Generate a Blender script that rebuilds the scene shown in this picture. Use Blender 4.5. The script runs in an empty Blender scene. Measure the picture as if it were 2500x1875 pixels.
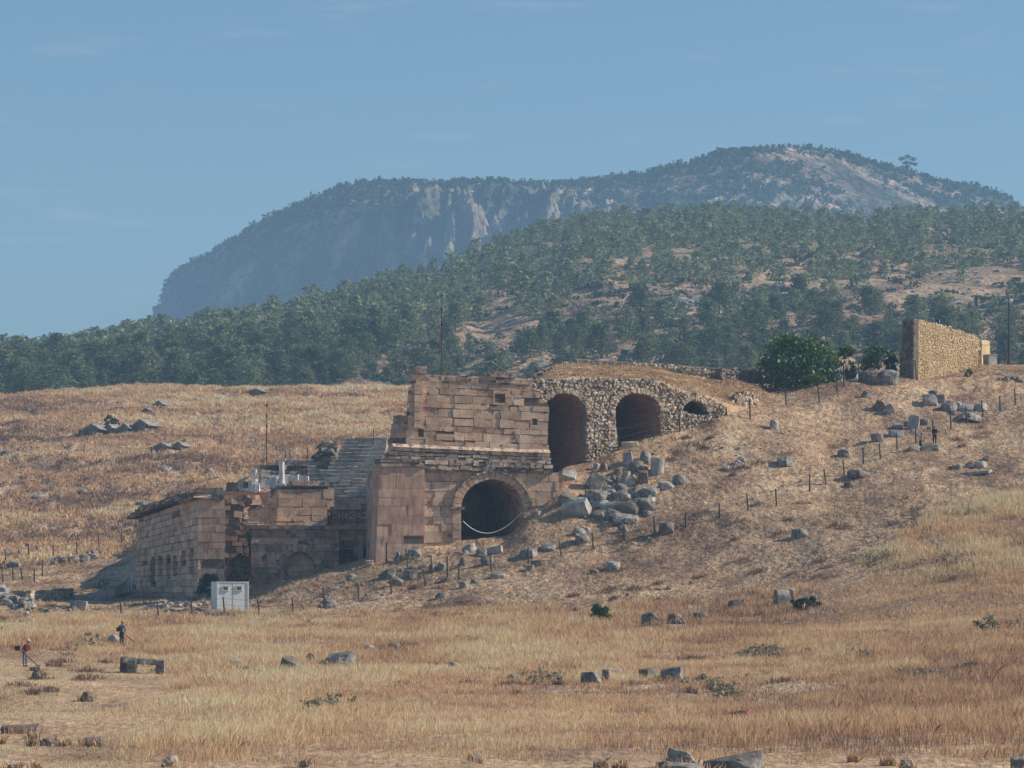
import bpy, bmesh, math, random
import numpy as np
from mathutils import Vector, Matrix, Euler

# ------------------------------------------------------------------ camera, world, sun, exposure
SC = bpy.context.scene
COL = SC.collection
F = 8000.0          # focal length in photo pixels
Y0 = 1420.0         # eye level row in the photo
CX = 1250.0
cam = bpy.data.cameras.new("camera"); camo = bpy.data.objects.new("camera", cam); COL.objects.link(camo)
cam.sensor_width = 36.0; cam.lens = 36.0*F/2500.0
cam.shift_y = (Y0-937.5)/2500.0
cam.clip_start = 1.0; cam.clip_end = 20000
camo.location = (0, 0, 0); camo.rotation_euler = (math.radians(90), 0, 0)
SC.camera = camo

SUN_EL = math.radians(33); SUN_BEYOND = math.radians(6)    # the sun stands on the right, a little beyond the ruin
sd = Vector((math.cos(SUN_EL)*math.cos(SUN_BEYOND), math.cos(SUN_EL)*math.sin(SUN_BEYOND), math.sin(SUN_EL)))
sun = bpy.data.lights.new("sun", 'SUN'); suno = bpy.data.objects.new("sun", sun); COL.objects.link(suno)
sun.energy = 4.4; sun.angle = math.radians(0.5); sun.color = (1.0, 0.89, 0.73)
suno.rotation_euler = (-sd).to_track_quat('-Z', 'Y').to_euler(); suno.location = (60, 200, 150)

W = bpy.data.worlds.new("World"); SC.world = W; W.use_nodes = True
nt = W.node_tree; bg = nt.nodes['Background']
sky = nt.nodes.new('ShaderNodeTexSky'); sky.sky_type = 'NISHITA'; sky.sun_disc = False
sky.sun_elevation = SUN_EL
sky.sun_rotation = math.atan2(sd.x, sd.y)
sky.air_density = 1.0; sky.dust_density = 0.4; sky.ozone_density = 3.0; sky.altitude = 300
# thin streaks of cloud, laid out on the sky's own directions
geo = nt.nodes.new('ShaderNodeTexCoord')
mp = nt.nodes.new('ShaderNodeMapping'); mp.inputs['Scale'].default_value = (9, 9, 70)
nz = nt.nodes.new('ShaderNodeTexNoise'); nz.inputs['Scale'].default_value = 3.1; nz.inputs['Detail'].default_value = 5
rp = nt.nodes.new('ShaderNodeValToRGB'); rp.color_ramp.elements[0].position = .60; rp.color_ramp.elements[1].position = .80
rp.color_ramp.elements[1].color = (.14, .14, .14, 1)
mx = nt.nodes.new('ShaderNodeMix'); mx.data_type = 'RGBA'
tint = nt.nodes.new('ShaderNodeMix'); tint.data_type = 'RGBA'; tint.blend_type = 'MULTIPLY'; tint.inputs[0].default_value = 1
tint.inputs[7].default_value = (0.53, 0.61, 0.63, 1)
nt.links.new(geo.outputs['Generated'], mp.inputs['Vector']); nt.links.new(mp.outputs[0], nz.inputs['Vector'])
nt.links.new(nz.outputs[0], rp.inputs[0]); nt.links.new(rp.outputs[0], mx.inputs[0])
nt.links.new(sky.outputs[0], tint.inputs[6]); nt.links.new(tint.outputs[2], mx.inputs[6]); mx.inputs[7].default_value = (5.2, 4.9, 4.9, 1)
nt.links.new(mx.outputs[2], bg.inputs['Color']); bg.inputs['Strength'].default_value = 0.125

SC.view_settings.view_transform = 'Standard'; SC.view_settings.look = 'None'
SC.view_settings.exposure = 0.45; SC.view_settings.gamma = 1.0
SC.render.engine = 'CYCLES'
SC.cycles.use_denoising = True
SC.cycles.max_bounces = 5; SC.cycles.diffuse_bounces = 3; SC.cycles.transmission_bounces = 2
SC.cycles.volume_bounces = 0
HAZE = 0.00029

# ------------------------------------------------------------------ helpers
def P(px, py, d):                       # a photo point at distance d -> world
    return Vector(((px-CX)*d/F, d, (Y0-py)*d/F))

def hash2(ix, iy, seed=0):
    n = (ix.astype(np.int64)*374761393 + iy.astype(np.int64)*668265263 + seed*1442695041) & 0xffffffff
    n = ((n ^ (n >> 13))*1274126177) & 0xffffffff
    n = n ^ (n >> 16)
    return (n & 0xffffff)/float(0xffffff)
def vnoise(x, y, seed=0):
    x = np.asarray(x, float); y = np.asarray(y, float)
    ix = np.floor(x); iy = np.floor(y); fx = x-ix; fy = y-iy
    fx = fx*fx*(3-2*fx); fy = fy*fy*(3-2*fy)
    a = hash2(ix, iy, seed); b = hash2(ix+1, iy, seed); c = hash2(ix, iy+1, seed); d = hash2(ix+1, iy+1, seed)
    return (a*(1-fx)+b*fx)*(1-fy) + (c*(1-fx)+d*fx)*fy
def fbm(x, y, seed=0, octv=4):
    s = 0; a = .5; t = 0
    for o in range(octv):
        s = s + a*vnoise(np.asarray(x)*2**o+17.3*o, np.asarray(y)*2**o+9.1*o, seed+o*7); t += a; a *= .55
    return s/t

class MB:
    """collects points and faces, then becomes ONE mesh object"""
    def __init__(s): s.v = []; s.f = []; s.r = []; s.n = 0
    def add(s, verts, faces, rnd=.5):
        v = np.asarray(verts, float).reshape(-1, 3); f = np.asarray(faces, int)
        s.v.append(v); s.f.append(f+s.n)
        s.r.append(np.full(len(v), rnd) if np.isscalar(rnd) else np.asarray(rnd, float)); s.n += len(v)
    def box8(s, c, rnd=.5):             # c: 8 corners, bottom 4 then top 4
        s.add(c, [[0, 3, 2, 1], [4, 5, 6, 7], [0, 1, 5, 4], [1, 2, 6, 5], [2, 3, 7, 6], [3, 0, 4, 7]], rnd)
    def box(s, cx, cy, cz, sx, sy, sz, rnd=.5, rz=0, jit=0, rg=None, M=None):
        c = np.array([[-1, -1, -1], [1, -1, -1], [1, 1, -1], [-1, 1, -1], [-1, -1, 1], [1, -1, 1], [1, 1, 1], [-1, 1, 1]], float)*.5*np.array([sx, sy, sz])
        if jit: c = c+(rg.random((8, 3))-.5)*2*jit
        if M is not None: c = np.array([list(M @ Vector(q)) for q in c])
        else:
            ca, sa = math.cos(rz), math.sin(rz)
            c = np.stack([c[:, 0]*ca-c[:, 1]*sa, c[:, 0]*sa+c[:, 1]*ca, c[:, 2]], 1)
        s.box8(c+np.array([cx, cy, cz]), rnd)
    def tube(s, pts, rad, n=6, rnd=.5):
        pts = [Vector(p) for p in pts]; m = len(pts)
        rad = [rad]*m if np.isscalar(rad) else rad
        V = []; Fq = []
        for i, p in enumerate(pts):
            t = (pts[min(i+1, m-1)]-pts[max(i-1, 0)]).normalized()
            a = t.cross(Vector((0, 0, 1)));
            if a.length < .05: a = t.cross(Vector((0, 1, 0)))
            a.normalize(); b = t.cross(a)
            for k in range(n):
                w = 2*math.pi*k/n; V.append(p+(a*math.cos(w)+b*math.sin(w))*rad[i])
        for i in range(m-1):
            for k in range(n):
                k2 = (k+1) % n; Fq.append([i*n+k, i*n+k2, (i+1)*n+k2, (i+1)*n+k])
        V += [pts[0], pts[-1]]
        for k in range(n):
            k2 = (k+1) % n; Fq.append([k2, k, m*n, m*n]); Fq.append([(m-1)*n+k, (m-1)*n+k2, m*n+1, m*n+1])
        s.add([list(q) for q in V], Fq, rnd)
    def build(s, name, mat, parent=None, smooth=False, origin=None):
        v = np.concatenate(s.v) if s.v else np.zeros((0, 3))
        r = np.concatenate(s.r) if s.r else np.zeros(0)
        o0 = np.array(origin if origin is not None else ((v.min(0)+v.max(0))/2*[1, 1, 0]+[0, 0, v[:, 2].min()] if len(v) else (0, 0, 0)), float)
        me = bpy.data.meshes.new(name)
        loops = []; sizes = []
        for f in s.f:
            if f.ndim == 2 and f.shape[1] == 4:
                tri = f[:, 2] == f[:, 3]
                if tri.any():
                    q = f[~tri]; loops.append(q.ravel()); sizes.append(np.full(len(q), 4))
                    t = f[tri][:, :3]; loops.append(t.ravel()); sizes.append(np.full(len(t), 3)); continue
            loops.append(f.ravel()); sizes.append(np.full(len(f), f.shape[1]))
        L = np.concatenate(loops).astype(np.int32); S = np.concatenate(sizes).astype(np.int32)
        me.vertices.add(len(v)); me.vertices.foreach_set('co', (v-o0).ravel().astype(np.float32))
        me.loops.add(len(L)); me.loops.foreach_set('vertex_index', L)
        me.polygons.add(len(S)); st = np.concatenate([[0], np.cumsum(S)[:-1]]).astype(np.int32)
        me.polygons.foreach_set('loop_start', st); me.polygons.foreach_set('loop_total', S)
        me.polygons.foreach_set('use_smooth', np.full(len(S), bool(smooth)))
        me.update(calc_edges=True); me.validate()
        at = me.attributes.new('rnd', 'FLOAT', 'POINT'); at.data.foreach_set('value', r.astype(np.float32))
        me.materials.append(mat)
        o = bpy.data.objects.new(name, me); COL.objects.link(o)
        o.location = o0
        if parent is not None:
            o.parent = parent; o.location = Vector(o0)-parent.location if not parent.parent else Vector(o0)-parent.location-parent.parent.location
        return o

def tag(o, label=None, cat=None, group=None, kind=None):
    if label: o['label'] = label
    if cat: o['category'] = cat; o['kind'] = 'thing'
    if group: o['group'] = group
    if kind: o['kind'] = kind
    return o
def thing(name, loc, label, cat, group=None):
    o = bpy.data.objects.new(name, None); COL.objects.link(o); o.location = loc; o.empty_display_size = .3
    return tag(o, label, cat, group)
def copy_tree(o, parent=None):
    c = o.copy(); COL.objects.link(c); c.parent = parent
    for ch in o.children: copy_tree(ch, c)
    return c

# ------------------------------------------------------------------ materials
def lerp(a, b, t): return a+(b-a)*t
def mat(name, cols, scale=1.0, detail=5, rnd=None, rough=.9, bump=0.0, bscale=8.0, stretch=(1, 1, 1), fine=None, spots=None, transl=0, spec=.2, bdist=.05, space='Object', orand=None):
    """cols: list of (pos, rgb) through noise; rnd: (lo, hi) brightness by the piece's own random value;
    fine: (scale, lo, hi) second noise brightness; spots: (scale, threshold, rgb) lichen or soil spots"""
    m = bpy.data.materials.new(name); m.use_nodes = True; t = m.node_tree; N = t.nodes; Lk = t.links
    b = N['Principled BSDF']; b.inputs['Roughness'].default_value = rough; b.inputs['Specular IOR Level'].default_value = spec
    if space == 'World':
        g = N.new('ShaderNodeNewGeometry'); vec = g.outputs['Position']
    else:
        g = N.new('ShaderNodeTexCoord'); vec = g.outputs['Object']
    mpn = N.new('ShaderNodeMapping'); mpn.inputs['Scale'].default_value = stretch; Lk.new(vec, mpn.inputs[0]); vec = mpn.outputs[0]
    n1 = N.new('ShaderNodeTexNoise'); n1.inputs['Scale'].default_value = scale; n1.inputs['Detail'].default_value = detail; Lk.new(vec, n1.inputs['Vector'])
    r = N.new('ShaderNodeValToRGB'); cr = r.color_ramp
    while len(cr.elements) < len(cols): cr.elements.new(.5)
    for e, (p, c) in zip(cr.elements, cols): e.position = p; e.color = (*c, 1)
    Lk.new(n1.outputs[0], r.inputs[0]); out = r.outputs[0]
    def mul(out, val):
        mm = N.new('ShaderNodeMix'); mm.data_type = 'RGBA'; mm.blend_type = 'MULTIPLY'; mm.inputs[0].default_value = 1
        Lk.new(out, mm.inputs[6]); Lk.new(val, mm.inputs[7]); return mm.outputs[2]
    if rnd:
        a = N.new('ShaderNodeAttribute'); a.attribute_name = 'rnd'
        mr = N.new('ShaderNodeMapRange'); mr.inputs[3].default_value = rnd[0]; mr.inputs[4].default_value = rnd[1]
        Lk.new(a.outputs['Fac'], mr.inputs[0]); out = mul(out, mr.outputs[0])
    if fine:
        n2 = N.new('ShaderNodeTexNoise'); n2.inputs['Scale'].default_value = fine[0]; n2.inputs['Detail'].default_value = 4; Lk.new(vec, n2.inputs['Vector'])
        mr = N.new('ShaderNodeMapRange'); mr.inputs[1].default_value = .3; mr.inputs[2].default_value = .7; mr.inputs[3].default_value = fine[1]; mr.inputs[4].default_value = fine[2]
        Lk.new(n2.outputs[0], mr.inputs[0]); out = mul(out, mr.outputs[0])
    if spots:
        n3 = N.new('ShaderNodeTexNoise'); n3.inputs['Scale'].default_value = spots[0]; n3.inputs['Detail'].default_value = 3; Lk.new(vec, n3.inputs['Vector'])
        mr = N.new('ShaderNodeMapRange'); mr.inputs[1].default_value = spots[1]; mr.inputs[2].default_value = spots[1]+.08; Lk.new(n3.outputs[0], mr.inputs[0])
        mm = N.new('ShaderNodeMix'); mm.data_type = 'RGBA'; Lk.new(mr.outputs[0], mm.inputs[0]); Lk.new(out, mm.inputs[6]); mm.inputs[7].default_value = (*spots[2], 1); out = mm.outputs[2]
    if orand:
        oi = N.new('ShaderNodeObjectInfo'); mr = N.new('ShaderNodeMapRange'); mr.inputs[3].default_value = orand[0]; mr.inputs[4].default_value = orand[1]; Lk.new(oi.outputs['Random'], mr.inputs[0]); out = mul(out, mr.outputs[0])
    Lk.new(out, b.inputs['Base Color'])
    if bump:
        n4 = N.new('ShaderNodeTexNoise'); n4.inputs['Scale'].default_value = bscale; n4.inputs['Detail'].default_value = 5; Lk.new(vec, n4.inputs['Vector'])
        bp = N.new('ShaderNodeBump'); bp.inputs['Strength'].default_value = bump; bp.inputs['Distance'].default_value = bdist; Lk.new(n4.outputs[0], bp.inputs['Height']); Lk.new(bp.outputs[0], b.inputs['Normal'])
    if transl:
        tr = N.new('ShaderNodeBsdfTranslucent'); Lk.new(out, tr.inputs['Color'])
        ms = N.new('ShaderNodeMixShader'); ms.inputs[0].default_value = transl
        Lk.new(b.outputs[0], ms.inputs[1]); Lk.new(tr.outputs[0], ms.inputs[2]); Lk.new(ms.outputs[0], N['Material Output'].inputs[0])
    return m

M_ashlar = mat('ashlar_stone', [(.32, (.44, .29, .20)), (.5, (.62, .425, .295)), (.68, (.71, .54, .40))], .8, rnd=(.76, 1.12), bump=.6, bscale=5, fine=(6, .78, 1.15), spots=(1.4, .63, (.17, .15, .14)))
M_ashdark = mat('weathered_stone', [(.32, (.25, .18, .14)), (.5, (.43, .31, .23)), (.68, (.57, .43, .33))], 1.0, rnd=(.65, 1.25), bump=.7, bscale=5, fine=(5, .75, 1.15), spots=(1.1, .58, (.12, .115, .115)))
M_cornice = mat('cornice_stone', [(.32, (.30, .22, .17)), (.5, (.56, .42, .31)), (.68, (.70, .56, .44))], 1.3, rnd=(.7, 1.2), bump=.9, bscale=4, fine=(4, .6, 1.15), spots=(1.7, .58, (.14, .13, .13)))
M_plaster = mat('smooth_pier_stone', [(.3, (.42, .265, .19)), (.5, (.55, .36, .26)), (.7, (.63, .45, .34))], .7, rnd=(.82, 1.12), bump=.3, bscale=9, stretch=(1, 1, .35), fine=(3, .72, 1.15), spots=(1.2, .64, (.24, .18, .15)))
M_core = mat('joint_mortar', [(.3, (.09, .07, .06)), (.7, (.19, .15, .12))], 2, bump=.5)
M_rub = mat('rubble_stone', [(.3, (.36, .28, .20)), (.5, (.52, .42, .31)), (.7, (.64, .54, .43))], .5, rnd=(.55, 1.25), bump=.4, bscale=9)
M_rubcore = mat('rubble_mortar', [(.3, (.20, .16, .13)), (.7, (.34, .28, .22))], 1.5, bump=.6)
M_yellow = mat('yellow_stone', [(.3, (.50, .36, .20)), (.5, (.60, .45, .26)), (.7, (.66, .52, .33))], .7, rnd=(.75, 1.15), bump=.4, bscale=9)
M_yelcore = mat('yellow_mortar', [(.3, (.34, .25, .15)), (.7, (.46, .34, .21))], 1.5, bump=.5)
M_brick = mat('vault_brick', [(.35, (.24, .135, .095)), (.6, (.46, .28, .19))], 2.0, stretch=(.5, .5, 6), bump=.6, bscale=3)
M_grey = mat('grey_limestone', [(.32, (.125, .115, .105)), (.5, (.255, .235, .21)), (.68, (.44, .40, .35))], 1.9, rnd=(.75, 1.2), bump=.7, bscale=5, fine=(7, .75, 1.12), spots=(3.0, .6, (.16, .16, .155)))
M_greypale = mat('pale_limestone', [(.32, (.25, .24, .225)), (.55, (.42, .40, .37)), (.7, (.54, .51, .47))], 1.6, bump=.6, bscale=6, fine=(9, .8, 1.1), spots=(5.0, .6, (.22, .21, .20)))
M_greywarm = mat('brown_limestone', [(.32, (.12, .095, .08)), (.5, (.22, .175, .145)), (.68, (.34, .28, .23))], 1.6, bump=.7, bscale=5, fine=(7, .75, 1.12), spots=(3.0, .6, (.12, .11, .10)))
M_marble = mat('white_marble', [(.3, (.55, .54, .52)), (.6, (.74, .73, .71))], 1.5, rnd=(.8, 1.1), bump=.3, bscale=6)
M_seat = mat('seat_stone', [(.32, (.30, .27, .235)), (.5, (.50, .455, .395)), (.68, (.68, .62, .54))], .8, rnd=(.7, 1.2), bump=.8, bscale=5, fine=(4, .7, 1.15))
M_red = mat('red_marble', [(.3, (.24, .09, .07)), (.7, (.36, .14, .10))], 2)
M_wood = mat('brown_timber', [(.3, (.10, .045, .03)), (.7, (.18, .08, .05))], 3)
M_post = mat('post_wood', [(.3, (.045, .04, .035)), (.7, (.10, .085, .07))], 3)
M_wire = mat('fence_wire', [(.3, (.10, .10, .10)), (.7, (.16, .16, .16))], 3, rough=.6)
M_metal = mat('blue_grey_metal', [(.3, (.20, .28, .34)), (.7, (.30, .40, .46))], 3, rough=.5)
M_dark = mat('black_metal', [(.3, (.03, .03, .032)), (.7, (.06, .06, .06))], 3, rough=.5)
M_white = mat('white_paint', [(.3, (.66, .70, .70)), (.7, (.76, .78, .77))], 2, rough=.55, fine=(3, .93, 1.03))
M_glass = mat('dark_glass', [(.3, (.03, .04, .045)), (.7, (.06, .07, .075))], 3, rough=.15, spec=.5)
M_bark = mat('bark', [(.3, (.09, .065, .05)), (.7, (.17, .125, .10))], 3, bump=.6)
M_needle = mat('pine_needles', [(.3, (.10, .125, .065)), (.5, (.17, .20, .10)), (.7, (.25, .28, .15))], .35, rnd=(.6, 1.35), transl=.3, orand=(.72, 1.35))
M_scrub = mat('scrub_leaves', [(.3, (.045, .068, .035)), (.7, (.085, .115, .055))], .3, rnd=(.6, 1.3), transl=.15)
M_fig = mat('fig_leaves', [(.3, (.06, .125, .035)), (.7, (.12, .21, .06))], .5, rnd=(.6, 1.4), transl=.2, rough=.5, spec=.4)
M_green = mat('bright_leaves', [(.3, (.08, .15, .035)), (.7, (.14, .22, .06))], .8, rnd=(.6, 1.3), transl=.25)
# ------------------------------------------------------------------ the land
NEAR = [(25, -7.3), (60, -7.2), (100, -6.95)]
REAR = [(400, 1235), (450, 1110), (500, 1015), (545, 957), (572, 946), (600, 952), (640, 985), (700, 1015)]
COLS = {
 -900: [(120, 1873), (150, 1770), (180, 1695), (210, 1635), (240, 1585), (265, 1540), (285, 1510), (310, 1475), (340, 1440), (360, 1400), (400, 1290), (450, 1150), (500, 1060), (545, 1005), (572, 995), (600, 1000), (640, 1010), (700, 1015)],
 0: [(120, 1873), (150, 1767), (180, 1691), (210, 1630), (240, 1577), (265, 1532), (285, 1498), (297, 1478), (308, 1450), (325, 1428), (338, 1405), (350, 1385), (366, 1362), (380, 1330), (400, 1270), (450, 1125), (500, 1035), (545, 982), (568, 970), (600, 978), (640, 1000), (700, 1015)],
 180: [(120, 1873), (150, 1767), (180, 1691), (210, 1630), (240, 1577), (265, 1532), (285, 1498), (297, 1476), (308, 1462), (322, 1445), (334, 1412), (346, 1388), (362, 1356), (380, 1318), (400, 1262), (450, 1118), (500, 1025), (545, 966), (570, 955), (600, 962), (640, 990), (700, 1015)],
 300: [(120, 1873), (150, 1767), (180, 1691), (210, 1630), (240, 1577), (265, 1532), (285, 1498), (300, 1468), (315, 1446), (328, 1420), (340, 1390), (352, 1362), (366, 1340), (382, 1300)]+REAR,
 600: [(120, 1873), (150, 1767), (180, 1691), (210, 1630), (240, 1574), (265, 1528), (285, 1494), (297, 1460), (305, 1436), (319, 1430), (325, 1165), (350, 1165)]+REAR,
 900: [(120, 1873), (150, 1767), (180, 1691), (210, 1625), (240, 1567), (262, 1520), (275, 1482), (285, 1440), (292, 1403), (297, 1374), (304, 1360), (322, 1345), (329, 1085), (350, 1100)]+REAR,
 1130: [(120, 1873), (150, 1767), (180, 1690), (210, 1622), (240, 1562), (260, 1512), (270, 1478), (280, 1430), (288, 1385), (294, 1346), (299, 1322), (320, 1300), (329, 1065), (350, 1085), (400, 1180)]+REAR[1:],
 1030: [(120, 1873), (150, 1767), (180, 1690), (210, 1623), (240, 1564), (262, 1515), (273, 1480), (283, 1435), (290, 1390), (295, 1345), (298, 1326), (306, 1322), (322, 1310), (329, 1070), (350, 1090), (400, 1190)]+REAR[1:],
 1235: [(120, 1873), (150, 1766), (180, 1689), (210, 1620), (240, 1558), (259, 1511), (270, 1470), (280, 1415), (288, 1367), (294, 1335), (298, 1316), (320, 1298), (329, 1065), (350, 1020), (380, 1000), (500, 1000), (600, 965), (640, 970), (700, 1000)],
 1285: [(120, 1873), (150, 1766), (180, 1689), (210, 1619), (240, 1557), (259, 1511), (270, 1468), (280, 1410), (288, 1358), (294, 1305), (299, 1272), (304, 1255), (312, 1245), (329, 1060), (350, 980), (380, 970), (500, 980), (600, 962), (640, 967), (700, 980)],
 1370: [(120, 1873), (150, 1765), (180, 1688), (210, 1617), (240, 1555), (258, 1510), (270, 1460), (280, 1400), (288, 1345), (295, 1278), (302, 1200), (308, 1150), (316, 1140), (342, 1115), (350, 960), (365, 930), (400, 940), (500, 960), (600, 955), (640, 960), (700, 960)],
 1500: [(120, 1873), (150, 1765), (180, 1686), (210, 1615), (240, 1550), (258, 1503), (268, 1462), (278, 1398), (287, 1335), (296, 1255), (304, 1180), (309, 1120), (313, 1092), (342, 1070), (350, 925), (365, 915), (400, 925), (500, 945), (600, 940), (640, 935), (700, 930)],
 1620: [(120, 1873), (150, 1764), (180, 1683), (210, 1612), (240, 1546), (256, 1500), (266, 1462), (276, 1400), (286, 1330), (295, 1255), (304, 1172), (310, 1110), (314, 1065), (317, 1040), (342, 1020), (350, 925), (365, 915), (400, 925), (500, 945), (600, 940), (640, 935), (700, 930)],
 1760: [(120, 1872), (150, 1762), (180, 1680), (210, 1608), (240, 1540), (254, 1498), (265, 1450), (275, 1390), (285, 1318), (295, 1235), (305, 1150), (312, 1085), (317, 1028), (321, 1000), (327, 985), (336, 955), (348, 935), (365, 925), (400, 930), (500, 945), (600, 935), (640, 925), (700, 920)],
 1900: [(120, 1870), (150, 1758), (180, 1675), (210, 1602), (240, 1532), (252, 1492), (263, 1440), (275, 1370), (285, 1298), (297, 1200), (307, 1130), (315, 1070), (323, 1020), (331, 985), (337, 965), (343, 955), (352, 950), (370, 945), (400, 945), (500, 945), (600, 935), (640, 925), (700, 920)],
 2030: [(120, 1866), (150, 1752), (180, 1668), (210, 1596), (240, 1520), (252, 1470), (263, 1412), (277, 1330), (290, 1250), (300, 1185), (308, 1140), (316, 1085), (324, 1030), (331, 975), (336, 945), (341, 938), (350, 942), (370, 945), (400, 945), (500, 945), (600, 925), (640, 920), (700, 915)],
 2200: [(120, 1863), (150, 1746), (180, 1660), (210, 1588), (237, 1510), (249, 1455), (262, 1385), (277, 1295), (291, 1215), (302, 1150), (312, 1096), (321, 1040), (329, 985), (335, 950), (341, 930), (350, 930), (370, 930), (400, 935), (500, 935), (600, 920), (640, 915), (700, 910)],
 2380: [(120, 1861), (150, 1741), (180, 1653), (210, 1580), (235, 1500), (247, 1440), (261, 1360), (277, 1272), (292, 1190), (304, 1128), (314, 1078), (322, 1035), (330, 985), (337, 945), (344, 915), (351, 895), (362, 893), (400, 900), (500, 915), (600, 905), (640, 900), (700, 900)],
 2500: [(120, 1860), (150, 1740), (180, 1650), (210, 1575), (235, 1492), (248, 1425), (262, 1345), (278, 1255), (294, 1175), (307, 1105), (317, 1055), (325, 1010), (333, 965), (340, 930), (347, 902), (354, 892), (365, 892), (400, 900), (500, 915), (600, 905), (640, 900), (700, 900)],
 3500: [(120, 1850), (150, 1720), (180, 1620), (210, 1530), (240, 1430), (262, 1310), (280, 1220), (300, 1120), (320, 1020), (340, 920), (356, 870), (370, 865), (400, 875), (500, 900), (600, 890), (640, 880), (700, 870)]}
CPX = sorted(COLS)
DG = np.concatenate([np.arange(25, 110, 5), np.arange(110, 240, 2.0), np.arange(240, 372, .75), np.arange(372, 705, 2.5)])
ZT = []
for c in CPX:
    dd = [a for a, b in NEAR]+[a for a, b in COLS[c]]; zz = [b for a, b in NEAR]+[(Y0-b)*a/F for a, b in COLS[c]]
    ZT.append(np.interp(DG, dd, zz))
ZT = np.array(ZT)
PXG = np.concatenate([np.arange(-900, -60, 30), np.arange(-60, 2560, 7.0), np.arange(2560, 3501, 30)])
ZG = np.array([np.interp(PXG, CPX, ZT[:, j]) for j in range(len(DG))])          # [d, px]
def smooth(A, n, axis):
    k = np.hanning(n+2)[1:-1]; k /= k.sum()
    return np.apply_along_axis(lambda r: np.convolve(np.pad(r, n//2, mode='edge'), k, mode='valid')[:len(r)], axis, A)
ZG = smooth(smooth(ZG, 7, 1), 3, 0)
XG = (PXG[None, :]-CX)*DG[:, None]/F; YG = np.repeat(DG[:, None], len(PXG), 1)
slope = np.clip((YG-250)/40, 0, 1)
rear = np.clip((YG-372)/20, 0, 1)
ZG = ZG + (fbm(XG/9, YG/9, 3)-.5)*(.5+.7*slope+.9*rear) + (fbm(XG/2.2, YG/2.2, 5, 3)-.5)*(.15+.35*slope+.75*rear) + (fbm(XG/.8, YG/.8, 9, 2)-.5)*(.05+.16*slope)
def pidx(px): return np.interp(px, PXG, np.arange(len(PXG)))
def Hpd(px, d):                         # ground height at photo column px and distance d (bilinear)
    px = np.asarray(px, float); d = np.asarray(d, float)
    a = np.clip(pidx(px), 0, len(PXG)-1.001); b = np.clip(np.interp(d, DG, np.arange(len(DG))), 0, len(DG)-1.001)
    i = a.astype(int); j = b.astype(int); u = a-i; v = b-j
    return (ZG[j, i]*(1-u)+ZG[j, i+1]*u)*(1-v)+(ZG[j+1, i]*(1-u)+ZG[j+1, i+1]*u)*v
def H(x, y): return Hpd(CX+np.asarray(x)*F/np.asarray(y), y)
def hit(px, py, dmin=100):              # where the ground is seen at a photo point
    ds = np.arange(dmin, 640, .5); yy = Y0-Hpd(np.full(len(ds), float(px)), ds)*F/ds
    k = np.argmax(yy <= py)
    d = ds[k] if yy[k] <= py else 600.0
    return float(d)
def G(px, py, dmin=100):
    d = hit(px, py, dmin); return Vector(((px-CX)*d/F, d, float(Hpd(px, d))))

def grid_mesh(name, X, Y, Z, material, rnd=None):
    nj, ni = X.shape
    v = np.stack([X, Y, Z], -1).reshape(-1, 3)
    a = np.arange(nj*ni).reshape(nj, ni)
    f = np.stack([a[:-1, :-1], a[:-1, 1:], a[1:, 1:], a[1:, :-1]], -1).reshape(-1, 4)
    mb = MB(); mb.add(v, f, .5 if rnd is None else rnd.ravel()); return mb.build(name, material, smooth=True, origin=(0, 0, 0))

M_ground = mat('dry_ground', [(.30, (.20, .12, .085)), (.42, (.38, .25, .16)), (.54, (.47, .32, .20)), (.68, (.55, .40, .26)), (.80, (.38, .25, .155))], .16, detail=9, rnd=(.8, 1.15),
               fine=(1.9, .62, 1.28), bump=1.0, bscale=2.2, bdist=.25, stretch=(1, .55, 1), spots=(3.2, .69, (.50, .46, .40)), space='World')
tag(grid_mesh('ground', XG, YG, ZG, M_ground, np.clip(fbm(XG/30, YG/12, 31), 0, 1)), 'dry grassy slope and field around the ruin', None, None, 'structure')
# the wide plain under and round it all
mbp = MB(); mbp.add([[-9000, -3000, -9], [9000, -3000, -9], [9000, 14000, -9], [-9000, 14000, -9]], [[0, 1, 2, 3]]); tag(mbp.build('plain', M_ground), 'low plain reaching to the horizon', None, None, 'structure')

# the wooded hill
HC = {-900: [(690, 1030), (760, 990), (900, 950), (1050, 930), (1200, 935), (1500, 1000)],
 0: [(690, 1015), (740, 985), (850, 935), (1000, 903), (1060, 900), (1200, 920), (1500, 1000)],
 250: [(690, 1010), (740, 975), (850, 910), (1000, 872), (1060, 865), (1200, 880), (1500, 980)],
 500: [(690, 1010), (740, 965), (850, 890), (1000, 848), (1080, 836), (1200, 850), (1500, 950)],
 750: [(690, 1005), (740, 955), (850, 860), (1000, 800), (1120, 772), (1250, 790), (1500, 900)],
 1000: [(690, 1000), (740, 945), (850, 835), (1000, 760), (1180, 702), (1300, 715), (1550, 850)],
 1250: [(690, 965), (740, 920), (850, 800), (1000, 700), (1200, 612), (1300, 610), (1600, 760)],
 1450: [(690, 930), (740, 890), (850, 770), (1000, 655), (1200, 566), (1320, 556), (1700, 720)],
 1650: [(690, 925), (740, 885), (850, 765), (1000, 650), (1200, 560), (1340, 538), (1700, 700)],
 2000: [(690, 915), (740, 870), (850, 755), (1000, 650), (1200, 568), (1340, 545), (1700, 700)],
 2500: [(690, 900), (740, 855), (850, 745), (1000, 648), (1200, 565), (1340, 540), (1700, 700)],
 3500: [(690, 880), (740, 840), (850, 730), (1000, 640), (1200, 560), (1340, 545), (1700, 700)]}
hp = sorted(HC); HD = np.concatenate([np.arange(690, 1360, 5.0), np.arange(1360, 1700, 12)])
zt = np.array([np.interp(HD, [a for a, b in HC[c]], [(Y0-b)*a/F for a, b in HC[c]]) for c in hp])
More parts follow.
